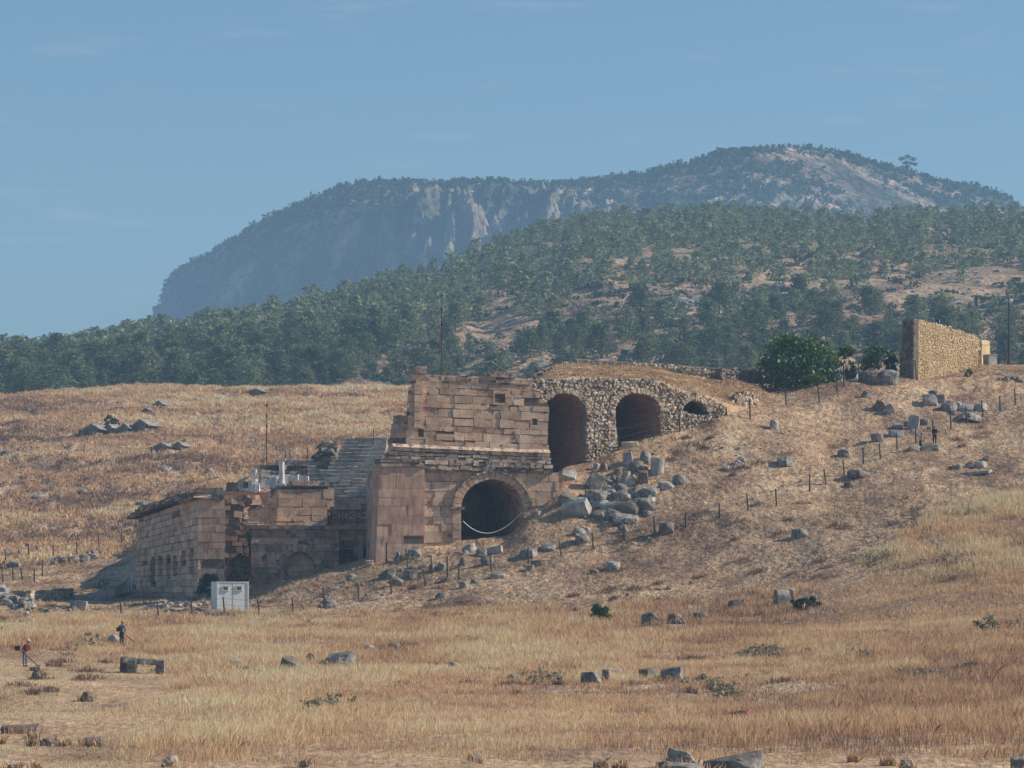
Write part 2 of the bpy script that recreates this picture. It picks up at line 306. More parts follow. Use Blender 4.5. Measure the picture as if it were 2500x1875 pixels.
HPX = np.arange(-900, 3501, 12.0)
HZ = smooth(smooth(np.array([np.interp(HPX, hp, zt[:, j]) for j in range(len(HD))]), 15, 1), 9, 0)
HX = (HPX[None, :]-CX)*HD[:, None]/F; HY = np.repeat(HD[:, None], len(HPX), 1)
HZ = HZ + (fbm(HX/35, HY/35, 13, 4)-.5)*9 + (fbm(HX/7, HY/7, 14, 3)-.5)*2.6
def Hh(x, y):
    px = CX+x*F/y; a = np.clip(np.interp(px, HPX, np.arange(len(HPX))), 0, len(HPX)-1.01); b = np.clip(np.interp(y, HD, np.arange(len(HD))), 0, len(HD)-1.01)
    i = a.astype(int); j = b.astype(int); u = a-i; v = b-j
    return (HZ[j, i]*(1-u)+HZ[j, i+1]*u)*(1-v)+(HZ[j+1, i]*(1-u)+HZ[j+1, i+1]*u)*v
M_hill = mat('hill_soil', [(.34, (.14, .105, .07)), (.46, (.30, .20, .125)), (.58, (.48, .33, .205)), (.72, (.38, .265, .17))], .05, detail=10, fine=(.45, .7, 1.2), bump=1, bscale=.5, bdist=1.2, spots=(.22, .60, (.40, .37, .33)), space='World')
tag(grid_mesh('hill', HX, HY, HZ, M_hill), 'stony hillside under the pine wood', None, None, 'structure')

# the mountain
SK = [(-900, 900), (200, 860), (330, 800), (392, 752), (400, 715), (424, 672), (463, 644), (531, 612), (565, 585), (633, 545), (680, 522), (735, 497), (836, 455), (904, 449), (1000, 448), (1130, 450), (1243, 450),
      (1356, 452), (1458, 440), (1570, 430), (1616, 415), (1695, 396), (1763, 374), (1853, 364), (1921, 361), (1989, 368), (2068, 383), (2147, 402), (2215, 420), (2294, 442), (2373, 458), (2440, 476), (2500, 500), (2900, 560), (3500, 650)]
MPX = np.concatenate([np.arange(-900, 300, 25), np.arange(300, 2560, 5.0), np.arange(2560, 3500, 25)])
sky_y = np.interp(MPX, [a for a, b in SK], [b for a, b in SK])
DR = np.interp(MPX, [-900, 390, 800, 1040, 1250, 1450, 1650, 1900, 2500, 3500], [3700, 3450, 3120, 2860, 2800, 2790, 2770, 2800, 3050, 3500])   # where the ridge runs
T = np.linspace(0, 1.35, 420)
prof = np.interp(T, [0, .2, .42, .55, .72, .88, 1.0, 1.15, 1.35], [0, .10, .27, .50, .80, .93, 1, .97, .8])
prof2 = np.interp(T, [0, .25, .5, .75, 1.0, 1.15, 1.35], [0, .30, .58, .83, 1, .98, .85])
w2 = np.clip((MPX-1350)/300, 0, 1)
MD = DR[None, :]-1000+1000*T[:, None]
zr = (Y0-sky_y)*DR/F
MZ = (prof[:, None]*(1-w2)+prof2[:, None]*w2)*zr[None, :]
MX = (MPX[None, :]-CX)*MD/F
env = np.clip(np.sin(np.pi*np.clip(T/1.0, 0, 1)), 0, 1)[:, None]
rid = 1-np.abs(2*fbm(MX/55, MD/260, 41, 5)-1)
rid2 = 1-np.abs(2*fbm(MX/18, MD/90, 47, 4)-1)
cw = np.clip((MPX-780)/260, 0, 1)*.85+.15
MZ = MZ + env*((1-w2)*cw*((rid-.75)*88+(rid2-.75)*44+(1-np.abs(2*fbm(MX/8, MD/35, 48, 3)-1)-.75)*24+(1-np.abs(2*fbm(MX/3.5, MD/12, 46, 3)-1)-.75)*9) + w2*((fbm(MX/120, MD/200, 43, 4)-.5)*46+(fbm(MX/30, MD/50, 44, 3)-.5)*12))
MZ = MZ + (fbm(MX/14, MD/30, 49, 3)-.5)*5 + env*(1-cw)*((fbm(MX/45, MD/70, 57, 4)-.5)*34)
mpatch = np.clip((fbm(MX/70, MD/130, 55, 4)-.40)*5, 0, 1)*np.clip((T[:, None]-.62)*5, 0, 1)*(1-w2)+w2*(.25+.75*np.clip((fbm(MX/90, MD/120, 56, 4)-.38)*4, 0, 1))
cliff_ = np.clip((MPX-1010)/60, 0, 1)*np.clip((1480-MPX)/60, 0, 1)*np.clip((T[:, None]-.25)*6, 0, 1)
mpatch = np.maximum(mpatch, cliff_*np.clip((fbm(MX/16, MD/160, 58, 4)-.34)*4.5, 0, 1))
mpatch = np.maximum(mpatch, (1-w2)*.8*np.clip((fbm(MX/13, MD/28, 59, 4)-.50)*7, 0, 1)*(.4+.6*fbm(MX/60, MD/90, 60, 2)))
M_mount = mat('mountain_rock', [(.36, (.045, .055, .035)), (.44, (.10, .095, .065)), (.53, (.22, .175, .13)), (.66, (.42, .31, .22))], .014, detail=12, fine=(.10, .5, 1.35), rnd=(.8, 1.75), bump=1, bscale=.12, bdist=16, stretch=(1.1, .8, 1.0), space='World')
tag(grid_mesh('mountain', MX, MD, MZ, M_mount, mpatch), 'bare limestone mountain far behind the wood', None, None, 'structure')
# ------------------------------------------------------------------ masonry tools
def inpoly(poly, x, y):
    c = False; n = len(poly)
    for i in range(n):
        x1, y1 = poly[i]; x2, y2 = poly[i-1]
        if (y1 > y) != (y2 > y) and x < (x2-x1)*(y-y1)/(y2-y1)+x1: c = not c
    return c
class Plane:                            # a vertical wall face through two plan points given as (photo column, distance)
    def __init__(s, pa, da, pb, db, back=0):
        s.a = Vector(((pa-CX)*da/F, da, 0)); s.b = Vector(((pb-CX)*db/F, db, 0))
        s.u = (s.b-s.a).normalized(); s.n = Vector((s.u.y, -s.u.x, 0))
        if s.n.y > 0: s.n = -s.n
        s.a = s.a-s.n*back
    def dist(s, px):
        k = (px-CX)/F; return (s.a.x-s.a.y*s.u.x/s.u.y)/(k-s.u.x/s.u.y) if abs(s.u.y) > 1e-6 else s.a.y
    def pt(s, px, py, off=0):
        d = s.dist(px); return P(px, py, d)+s.n*off
    def uv(s, px, py): p = s.pt(px, py); return (p-s.a).dot(s.u), p.z
    def xyz(s, u, z, off=0): p = s.a+s.u*u+s.n*off; return Vector((p.x, p.y, z))
    def px(s, p): return CX+p.x*F/p.y, Y0-p.z*F/p.y
def spans(pl, S, t, n, ok):             # s-intervals of a row that lie inside
    out = []; st = None
    for i in range(n):
        q = pl.px(S((i+.5)/n, t)); v = ok(*q)
        if v and st is None: st = i/n
        if not v and st is not None: out.append((st, i/n)); st = None
    if st is not None: out.append((st, 1.0))
    return out
def masonry(name, parent, pl, quad, nc, blen, clip, hole=None, depth=1.2, seed=1, material=None, core=None, proud=.05, gap=.03, jit=.02, chip=0.0, off=0, ndiv=160, miss=0, mb=None, plug=False):
    rg = np.random.default_rng(seed); own = mb is None; mb = mb or MB()
    TL, TR, BR, BL = [pl.pt(*q) for q in quad]
    S = lambda s, t: (TL*(1-s)+TR*s)*(1-t)+(BL*(1-s)+BR*s)*t
    L = (TR-TL).length; Hh_ = (BL-TL).length
    ok = lambda x, y: inpoly(clip, x, y) and not (hole and hole(x, y))
    cuts = np.cumsum(rg.uniform(.75, 1.25, nc)); cuts = np.concatenate([[0], cuts])/cuts[-1]
    n = pl.n
    for k in range(nc):
        t0, t1 = cuts[k], cuts[k+1]; gt = gap*.5/Hh_; gs = gap*.5/L
        inside = lambda x, y: inpoly(clip, x, y)
        for (a, b) in spans(pl, S, (t0+t1)/2, ndiv, inside):
            s = a
            while s < b-1e-4:
                w = blen*rg.uniform(.55, 1.5)/L
                e = min(s+w, b)
                if b-e < .3*blen/L: e = b
                if rg.random() > miss:
                    f = off+rg.uniform(-proud, proud)+(rg.random() < .06)*rg.uniform(-.15, .05)
                    tt0 = t0+gt; tt1 = t1-gt; rv = rg.random()
                    if chip and rg.random() < chip: tt0 += (t1-t0)*rg.uniform(.1, .35)
                    pieces = [(s+gs, e-gs, tt0, tt1)]
                    if hole:
                        test = [hole(*pl.px(S(s+(e-s)*p_/6, t0+(t1-t0)*q_/4))) for p_ in range(7) for q_ in range(5)]
                        if any(test):
                            pieces = []; NS = 4
                            if not all(test):
                                for r_ in range(NS):
                                    ta = tt0+(tt1-tt0)*r_/NS; tb = tt0+(tt1-tt0)*(r_+1)/NS; st_ = None
                                    for i_ in range(25):
                                        sc_ = s+gs+(e-s-2*gs)*min(i_+.5, 24)/24; v_ = i_ < 24 and not hole(*pl.px(S(sc_, (ta+tb)/2)))
                                        if v_ and st_ is None: st_ = i_
                                        if not v_ and st_ is not None: pieces.append((s+gs+(e-s-2*gs)*st_/24, s+gs+(e-s-2*gs)*i_/24, ta, tb)); st_ = None
                    j8 = (rg.random((8, 3))-.5)*2*jit*(1 if len(pieces) == 1 else .2)
                    for (sa, sb, ta, tb) in pieces:
                        c0 = []
                        for (ss, tt, o_) in ((sa, tb, f), (sb, tb, f), (sb, tb, -depth+off), (sa, tb, -depth+off), (sa, ta, f), (sb, ta, f), (sb, ta, -depth+off), (sa, ta, -depth+off)):
                            q = S(ss, tt)+n*o_; c0.append([q.x, q.y, q.z])
                        mb.box8(np.array(c0)+j8, rv)
                s = e
    if core is not False:
        if plug: ok = lambda x, y: inpoly(clip, x, y)
        mc = MB()
        rows = nc*3
        for r in range(rows):
            t0, t1 = r/rows, (r+1)/rows
            for (a, b) in spans(pl, S, (t0+t1)/2, ndiv, ok):
                ins = .06/L; a2 = a+ins; b2 = b-ins
                if b2 <= a2: continue
                c0 = []
                for (ss, tt, o_) in ((a2, t1, off-.09), (b2, t1, off-.09), (b2, t1, -depth+off+.08), (a2, t1, -depth+off+.08), (a2, t0+.15/rows, off-.09), (b2, t0+.15/rows, off-.09), (b2, t0+.15/rows, -depth+off+.08), (a2, t0+.15/rows, -depth+off+.08)):
                    q = S(ss, tt)+n*o_; c0.append([q.x, q.y, q.z])
                mc.box8(np.array(c0), .5)
        if mc.n: mc.build('wall_core', core or M_core, parent)
    return mb.build(name, material or M_ashlar, parent) if own else mb
def ring(mb, pl, cx, cy, rx, ry, tx, ty, a0, a1, n, front, depth, seed=0, jit=.015, gap=.04):
    rg = np.random.default_rng(seed)
    for i in range(n):
        A = a0+(a1-a0)*(i+gap)/n; B = a0+(a1-a0)*(i+1-gap)/n; f = front+rg.uniform(-.02, .03)
        def q(a, o, k): return pl.pt(cx+(rx+tx*k)*math.cos(a), cy-(ry+ty*k)*math.sin(a), 0)+pl.n*o
        K = 1+rg.uniform(-.12, .12)*(jit > .02)
        c = [q(A, f, 0), q(B, f, 0), q(B, f-depth, 0), q(A, f-depth, 0), q(A, f, K), q(B, f, K), q(B, f-depth, K), q(A, f-depth, K)]
        mb.box8(np.array([list(x) for x in c])+(rg.random((8, 3))-.5)*2*jit, rg.random())
def tunnel(name, parent, pl, cx, cy, rx, ry, ybot, L, material, front=-.1, n=18, turn=0):
    """barrel vault running back from the wall: jambs, vault and end wall, 12 cm thick masonry lining"""
    mb = MB(); ang = np.linspace(0, math.pi, n)
    prof = [(cx+rx, ybot)]+[(cx+rx*math.cos(a), cy-ry*math.sin(a)) for a in ang]+[(cx-rx, ybot)]
    ax = Vector((-pl.n.x*math.cos(turn)+pl.n.y*math.sin(turn), -pl.n.y*math.cos(turn)-pl.n.x*math.sin(turn), 0))
    rings = 8; V = []
    for th in (0, .15):
        for r in range(rings+1):
            for (x, y) in prof:
                xx = cx+(x-cx)*(1+th*.3); yy = y-(th*12 if y < cy else 0)
                q = pl.pt(xx, yy, front)+ax*(L*r/rings); V.append(list(q))
    m = len(prof); Fq = []
    for th in range(2):
        o = th*(rings+1)*m
        for r in range(rings):
            for i in range(m-1):
                a = o+r*m+i; f = [a, a+1, a+m+1, a+m]; Fq.append(f if th else f[::-1])
    mb.add(V, Fq, .5)
    # end wall
    e = rings*m; c = pl.pt(cx, (cy+ybot)/2, front)+ax*L; base = mb.n
    mb.add([V[e+i] for i in range(m)]+[list(c)], [[i, i+1, m, m] for i in range(m-1)]+[[m-1, 0, m, m]], .3)
    return mb.build(name, material, parent)
def rubble(name, parent, pl, clip, hole, size, seed, material, core, depth=1.0, proud=.06, off=0, flat=.7, wob=0):
    rg = np.random.default_rng(seed)
    us = [pl.uv(*q)[0] for q in clip]; xs = [q[0] for q in clip]; zs = [pl.uv(*q)[1] for q in clip]
    u0, u1, z0, z1 = min(us), max(us), min(zs), max(zs)
    ico = np.array([[0, -.526, .85], [0, .526, .85], [0, -.526, -.85], [0, .526, -.85], [-.526, .85, 0], [.526, .85, 0], [-.526, -.85, 0], [.526, -.85, 0], [.85, 0, -.526], [.85, 0, .526], [-.85, 0, -.526], [-.85, 0, .526]])
    tri = np.array([[1, 0, 9], [1, 11, 0], [1, 9, 5], [1, 4, 11], [1, 5, 4], [0, 11, 6], [0, 6, 7], [0, 7, 9], [11, 4, 10], [11, 10, 6], [4, 5, 3], [4, 3, 10], [5, 9, 8], [5, 8, 3], [9, 7, 8], [6, 10, 2], [6, 2, 7], [7, 2, 8], [3, 8, 2], [3, 2, 10]])
    mb = MB(); z = z0; row = 0
    while z < z1+size*.3:
        hgt = size*rg.uniform(.5, 1.15)
        u = u0-rg.uniform(0, size)
        while u < u1:
            w = size*rg.choice([.55, .8, 1.0, 1.35, 1.8])*rg.uniform(.8, 1.2); uc = u+w/2; zc = z+hgt/2+rg.uniform(-.28, .28)*hgt
            q = pl.px(pl.xyz(uc, zc))
            wx = wob*(rg.random()-.5)*2; wy = wob*(rg.random()-.5)*2
            if inpoly(clip, q[0]+wx, q[1]+wy) and not (hole and hole(*q)):
                a = rg.uniform(-.7, .7); v = ico*rg.uniform(.8, 1.15, (12, 1))
                X = v[:, 0]*w*.56; Zz = v[:, 2]*hgt*.62; Yy = v[:, 1]*size*flat*.6
                Xr = X*math.cos(a)-Zz*math.sin(a); Zr = X*math.sin(a)+Zz*math.cos(a)
                c = pl.xyz(uc, zc, off+rg.uniform(-proud, proud))
                pts = np.array([c.x, c.y, c.z])+Xr[:, None]*np.array(pl.u)+Yy[:, None]*np.array(pl.n)+Zr[:, None]*np.array([0, 0, 1])
                mb.add(pts, tri, rg.random())
            u += w*.93
        z += hgt*.9; row += 1
    o = mb.build(name, material, parent)
    # mortar body
    mc = MB(); nr = max(6, int((z1-z0)/(size*.8)))
    for r in range(nr):
        za, zb = z0+(z1-z0)*r/nr, z0+(z1-z0)*(r+1)/nr; n = 140; st = None
        for i in range(n+1):
            uc = u0+(u1-u0)*(i+.5)/n; q = pl.px(pl.xyz(uc, (za+zb)/2)); v = i < n and inpoly(clip, *q) and not (hole and hole(*q))
            if v and st is None: st = i
            if not v and st is not None:
                a = u0+(u1-u0)*st/n; b = u0+(u1-u0)*i/n; c = []
                for (zz) in (za, zb+.0):
                    for (uu, oo) in ((a, off-.05), (b, off-.05), (b, off-depth), (a, off-depth)):
                        p = pl.xyz(uu, zz, oo); c.append([p.x, p.y, p.z])
                mc.box8(np.array(c), .5); st = None
    mc.build('wall_core', core, parent); return o
c1 = lambda x, y: (850+x/2.963, 820+y/2.963)
c2 = lambda x, y: (300+x/3.318, 1040+y/3.318)
c3 = lambda x, y: (1300+x/3.318, 820+y/3.318)
c4 = lambda x, y: (1800+x/3.016, 700+y/3.016)
c5 = lambda x, y: (x/2.655, 1250+y/2.655)
s7 = lambda x, y: (760+x/4.88, 1060+y/4.88)
PL = lambda f, *pts: [f(*p) for p in pts]
def arch_hole(cx, cy, rx, ry, ybot):
    return lambda x, y: abs(x-cx) < rx and y < ybot and (y > cy or ((x-cx)/rx)**2+((y-cy)/ry)**2 < 1)

# ------------------------------------------------------------------ the gate block with the big doorway
base = P(1140, 1330, 300); gate = thing('gate_ruin', base, 'tallest ashlar block of the theatre with one big dark round-arched doorway', 'ruined building')
pg = Plane(915, 296.5, 1375, 301.5)
ax_, ay_ = c1(1040, 1252); arx, ary = 226/2.963, 214/2.963
gh = arch_hole(ax_, ay_, arx, ary, 1500)
low = PL(c1, (520, 930), (700, 925), (1475, 935), (1475, 1003), (1527, 1008), (1527, 1420), (1527, 1760), (520, 1760))
masonry('lower_wall', gate, pg, PL(c1, (545, 930), (1527, 935), (1527, 1700), (545, 1700)), 12, 1.15, low, gh, 1.6, 11, M_ashlar, jit=.025, proud=.06)
# smooth pier on the left with its dark cap
pier = PL(c1, (222, 948), (546, 948), (548, 1800), (186, 1800))
masonry('pier', gate, pg, PL(c1, (222, 948), (546, 948), (548, 1740), (188, 1740)), 11, 1.5, pier, None, 2.4, 12, M_plaster, proud=.012, gap=.008, jit=.006, off=.35)
masonry('pier_cap', gate, pg, PL(c1, (215, 886), (548, 890), (548, 950), (215, 950)), 2, 1.5, PL(c1, (218, 890), (350, 880), (548, 892), (548, 950), (230, 950)), None, 2.4, 13, M_ashdark, proud=.1, gap=.05, jit=.06, off=.55, chip=.4)
# projecting rough course over the arch
masonry('cornice_course', gate, pg, PL(c1, (545, 890), (1475, 925), (1475, 1000), (545, 965)), 2, .85, PL(c1, (545, 892), (740, 905), (1475, 930), (1475, 1000), (545, 968)), None, 1.8, 14, M_cornice, proud=.12, gap=.05, jit=.07, off=.42, chip=.5)
masonry('cornice_course', gate, pg, PL(c1, (290, 838), (1466, 878), (1466, 928), (290, 890)), 2, 1.0, PL(c1, (290, 840), (560, 838), (1466, 878), (1466, 930), (290, 892)), None, 1.8, 15, M_cornice, proud=.05, gap=.05, jit=.05, off=.12, chip=.25)
# moulding: a sloping lit ledge
mo = MB(); rg = np.random.default_rng(5)
for (xa, xb, ya, yb) in ((322, 582, 778, 790), (585, 840, 790, 801), (843, 1110, 801, 812), (1113, 1280, 812, 818), (1283, 1458, 818, 822)):
    for (o0, o1, h0, h1) in ((-.2, .3, 0, 24), (.12, .02, 24, 52)):
        A = [pg.pt(*c1(xa, ya+h1), o1 if h0 else o1), pg.pt(*c1(xb, yb+h1), o1), pg.pt(*c1(xb, yb+h1), -1.6), pg.pt(*c1(xa, ya+h1), -1.6),
             pg.pt(*c1(xa, ya+h0), o0), pg.pt(*c1(xb, yb+h0), o0), pg.pt(*c1(xb, yb+h0), -1.6), pg.pt(*c1(xa, ya+h0), -1.6)]
        mo.box8(np.array([list(q) for q in A])+(rg.random((8, 3))-.5)*.03, rg.uniform(.6, 1))
mo.build('moulding', M_cornice, gate)
up = PL(c1, (425, 775), (425, 720), (432, 668), (440, 600), (450, 540), (478, 532), (462, 500), (456, 400), (490, 345), (470, 335), (470, 285), (502, 270), (502, 226), (575, 226), (577, 282), (850, 288), (1018, 300), (1030, 256), (1220, 262), (1222, 315), (1336, 320), (1336, 382), (1396, 390), (1400, 482), (1462, 486), (1462, 560), (1455, 600), (1455, 825), (1000, 810), (550, 792))
hole_sq = lambda x, y: (1068 < (x-850)*2.963 < 1142 and 420 < (y-820)*2.963 < 486) or (512 < (x-850)*2.963 < 553 and 672 < (y-820)*2.963 < 722) or (1338 < (x-850)*2.963 < 1376 and 590 < (y-820)*2.963 < 645)
masonry('upper_wall', gate, pg, PL(c1, (425, 215), (1462, 258), (1458, 828), (425, 785)), 11, 1.3, up, hole_sq, 1.3, 16, M_ashlar, proud=.055, gap=.03, jit=.045, off=-.25, chip=.10, plug=True)
masonry('pilaster', gate, pg, PL(c1, (478, 345), (541, 345), (541, 668), (478, 668)), 5, 1.0, PL(c1, (480, 345), (541, 345), (541, 668), (470, 668)), None, .6, 17, M_ashlar, core=False, proud=.02, off=.05)
masonry('broken_corner', gate, pg, PL(c1, (330, 575), (445, 575), (445, 785), (330, 785)), 4, .9, PL(c1, (362, 600), (400, 576), (445, 576), (440, 785), (326, 785), (345, 690)), None, 1.5, 18, M_ashdark, proud=.15, jit=.08, off=-.5)
# dark top course
masonry('top_course', gate, pg, PL(c1, (540, 281), (1335, 318), (1335, 352), (540, 318)), 1, 1.3, PL(c1, (578, 284), (850, 290), (1018, 303), (1030, 300), (1222, 312), (1335, 322), (1335, 400), (540, 400)), None, 1.0, 19, M_ashdark, core=False, proud=.05, off=-.16, gap=.05, jit=.04, chip=.3)
masonry('top_block', gate, pg, PL(c1, (1022, 254), (1222, 262), (1222, 304), (1024, 298)), 1, 4, PL(c1, (1000, 240), (1240, 240), (1240, 310), (1000, 310)), None, 1.4, 20, M_cornice, core=False, off=.0, gap=.02, jit=.03)
masonry('top_block', gate, pg, PL(c1, (502, 224), (576, 228), (576, 276), (502, 274)), 1, 4, PL(c1, (480, 210), (600, 210), (600, 290), (480, 290)), None, 1.2, 21, M_cornice, core=False, off=-.1, gap=.02, jit=.05)
rb = MB(); ring(rb, pg, ax_, ay_, arx, ary, 17, 17, 0.0, math.pi, 19, .16, 1.4, 3, jit=.012); rb.build('arch_ring', M_ashlar, gate)
rb = MB(); ring(rb, pg, ax_, ay_, arx+17, ary+17, 5, 5, 0.05, math.pi, 19, .34, .5, 4, jit=.01); rb.build('arch_moulding', M_cornice, gate)
jm = masonry('door_jamb', gate, pg, PL(c1, (752, 1262), (815, 1262), (815, 1520), (752, 1520)), 5, 1.2, PL(c1, (752, 1262), (815, 1262), (815, 1520), (752, 1520)), None, 1.4, 22, M_ashlar, core=False, off=.16, proud=.01)
im = MB()
for (xa, xb, ya, yb) in ((735, 842, 1236, 1256), (1258, 1345, 1236, 1256)):
    A = [pg.pt(*c1(x, y), o) for y, o1 in ((yb, .25), (ya, .36)) for (x, o) in ((xa, o1), (xb, o1), (xb, -.5), (xa, -.5))]
    b_ = MB(); b_.box8(np.array([list(q) for q in A]), .8); b_.build('impost', M_cornice, gate)
masonry('broken_jamb', gate, pg, PL(c1, (1262, 1150), (1335, 1150), (1345, 1420), (1262, 1420)), 5, .7, PL(c1, (1268, 1150), (1310, 1155), (1335, 1230), (1345, 1420), (1262, 1420)), None, 1.2, 23, M_ashlar, core=False, off=.22, proud=.08, jit=.07)
tunnel('passage', gate, pg, ax_, ay_, arx, ary, 1345, 13, M_ashdark, turn=0)
# the mass of masonry behind the lower wall
ms = MB()
A = [pg.pt(*c1(x, y), o) for (y) in (1700, 1000) for (x, o) in ((560, -1.7), (750, -1.7), (750, -9), (560, -9))]; ms.box8(np.array([list(q) for q in A]))
A = [pg.pt(*c1(x, y), o) for (y) in (1700, 1010) for (x, o) in ((1330, -1.7), (1515, -1.7), (1515, -9), (1330, -9))]; ms.box8(np.array([list(q) for q in A]))
A = [pg.pt(*c1(x, y), o) for (y) in (1030, 840) for (x, o) in ((560, -1.9), (1460, -1.9), (1460, -9), (560, -9))]; ms.box8(np.array([list(q) for q in A]))
A = [pg.pt(*c1(x, y), o) for (y) in (1740, 960) for (x, o) in ((235, -2.2), (540, -2.2), (540, -9), (300, -9))]; ms.box8(np.array([list(q) for q in A]))
ms.build('rear_masonry', M_ashdark, gate)
# white rope across the doorway
rp_ = MB(); pts = []
for k in range(25):
    t = k/24; x = 830+430*t; y = 1340*(1-t)+1270*t+118*(4*t*(1-t))*(.9+.2*(1-t)); pts.append(pg.pt(*c1(x, y), .05))
rp_.tube(pts, .035, 5); tag(rp_.build('rope', M_white), 'white rope hanging in a curve across the big doorway', 'rope')

# ------------------------------------------------------------------ the rubble vaults to the right
vr = thing('vaulted_ruin', P(1520, 1100, 314), 'rough rubble wall with three brick barrel vaults under an earth bank', 'ruined building')
pv = Plane(1310, 308.5, 1790, 318.5)
A1 = (*c3(258, 640), 180/3.318, 178/3.318); A2 = (*c3(848, 610), 186/3.318, 148/3.318)
hA = arch_hole(*A1, 1170); hB = arch_hole(*A2, 1130)
hCp = PL(c3, (1210, 575), (1240, 535), (1290, 520), (1350, 530), (1400, 570), (1445, 632), (1380, 645), (1300, 640), (1230, 610))
hv = lambda x, y: hA(x, y) or hB(x, y) or inpoly(hCp, x, y)
vc = PL(c3, (0, 390), (60, 362), (350, 345), (640, 350), (850, 350), (1050, 370), (1100, 405), (1200, 450), (1340, 465), (1500, 540), (1560, 560), (1560, 640), (1440, 680), (1240, 760), (1090, 860), (860, 960), (640, 1020), (480, 1130), (20, 1180))
rubble('rubble_wall', vr, pv, vc, hv, .28, 31, M_rub, M_rubcore, 1.3, proud=.14, wob=3.0)
rubble('rubble_end', vr, Plane(1770, 319, 1860, 327), PL(c3, (1575, 610), (1600, 545), (1660, 500), (1720, 455), (1790, 470), (1845, 520), (1800, 560), (1700, 610), (1600, 640)), None, .36, 35, M_rub, M_rubcore, .8, proud=.16, wob=4)
for (cx, cy, rx, ry, a0, a1, n, sd_) in ((*A1, 0, math.pi*.98, 40, 1), (*A2, 0, math.pi, 42, 2)):
    rb = MB(); ring(rb, pv, cx, cy, rx, ry, 13, 13, a0, a1, n, .12, .9, sd_, jit=.04, gap=.08); rb.build('arch_ring', M_rub, vr)
rb = MB(); ring(rb, pv, *c3(1312, 650), 110/3.318, 128/3.318, 12, 12, .25, 2.6, 22, .12, .9, 5, jit=.04, gap=.08); rb.build('arch_ring', M_rub, vr)
masonry('stone_jamb', vr, pv, PL(c3, (610, 600), (672, 600), (690, 900), (610, 900)), 11, .45, PL(c3, (612, 600), (664, 600), (690, 900), (612, 900)), None, .8, 33, M_rub, core=False, off=.1, proud=.06, jit=.04)
tunnel('barrel_vault', vr, pv, *A1, 1168, 9, M_brick, turn=-.0, n=22)
tunnel('barrel_vault', vr, pv, *A2, 1120, 9, M_brick, turn=.0, n=22)
tunnel('barrel_vault', vr, pv, *c3(1325, 640), 120/3.318, 122/3.318, 1030, 7, M_brick, turn=.0)
# earth bank on top of the vaults
fx = [0, 60, 350, 640, 850, 1050, 1100, 1200, 1340, 1500, 1560, 1700, 1850, 1990]
fy = [392, 360, 344, 348, 348, 368, 402, 446, 462, 536, 556, 580, 560, 545]
bx_ = [0, 100, 190, 350, 700, 1000, 1250, 1530, 1830, 1990]; by_ = [345, 280, 232, 232, 250, 275, 318, 362, 385, 530]
nx, ny = 150, 34; X = np.zeros((ny, nx)); Yv = X.copy(); Z = X.copy()
for i in range(nx):
    x = -8+(1998)*i/(nx-1); px = 1300+x/3.318
    df = pv.dist(px)+.25 if px < 1785 else np.interp(px, [1785, 1900], [pv.dist(1785)+.25, 331])
    yf = 820+np.interp(x, fx, fy)/3.318; yb = 820+np.interp(x, bx_, by_)/3.318; db = 337.0 if px < 1790 else np.interp(px, [1790, 1900], [337, 342])
    zf = (Y0-yf)*df/F-.22; zb = (Y0-yb)*db/F
    if px > 1790: zf = min(zf, float(Hpd(px, df))+.3)
    for j in range(ny):
        if j < ny-6: t = j/(ny-7); d = df+(db-df)*t; z = zf+(zb-zf)*(t**.75)
        else: q = (j-(ny-7))/6; d = db+q*9; z = zb-q*q*8
        if j == 0 and px > 1778: z -= 2.2
        X[j, i] = (px-CX)*d/F; Yv[j, i] = d; Z[j, i] = z
Z += (fbm(X/2.5, Yv/2.5, 61)-.5)*.8*np.clip((np.arange(ny)[:, None])/4, 0, 1)+(fbm(X/.7, Yv/.7, 62, 2)-.5)*.22*np.clip((np.arange(ny)[:, None])/2, 0, 1)
eb = grid_mesh('earth_bank', X, Yv, Z, M_ground, np.clip(fbm(X/9, Yv/9, 63)+.1, 0, 1)); tag(eb, 'earth and dry grass bank lying over the vaults', None, None, 'structure')
BANK = (X, Yv, Z)
# low coping wall behind the bank
pc = Plane(1395, 334.5, 1775, 338)
lw = thing('low_wall', P(1590, 905, 336), 'long low rubble wall with flat pale coping along the top of the earth bank', 'wall')
rubble('wall_face', lw, pc, PL(c3, (190, 232), (350, 200), (700, 212), (1100, 236), (1300, 250), (1540, 268), (1540, 365), (1380, 360), (1230, 315), (1190, 275), (900, 262), (700, 250), (350, 250), (190, 262)), None, .33, 41, M_rub, M_rubcore, .7, proud=.08, wob=1)
masonry('coping', lw, pc, PL(c3, (350, 184), (1575, 262), (1575, 276), (350, 199)), 1, 1.6, PL(c3, (340, 150), (1600, 150), (1600, 300), (340, 300)), None, .85, 42, M_greypale, core=False, off=.08, gap=.03, jit=.02)
dwl = Plane(1764, 336.5, 1858, 341)
dw = thing('low_wall', P(1810, 925, 338), 'dark shaded low wall between the coping wall and the fig tree', 'wall')
rubble('wall_face', dw, dwl, PL(c3, (1540, 268), (1700, 275), (1860, 290), (1860, 385), (1700, 375), (1530, 362)), None, .45, 43, M_greywarm, M_core, .8, proud=.05)
# loose stones heaped at the left top end of the bank
heap_spots_left = [(c3(8, 330), 10), (c3(40, 275), 13), (c3(70, 268), 10), (c3(100, 280), 12), (c3(130, 275), 9), (c3(60, 310), 12), (c3(20, 345), 9), (c3(160, 262), 9)]

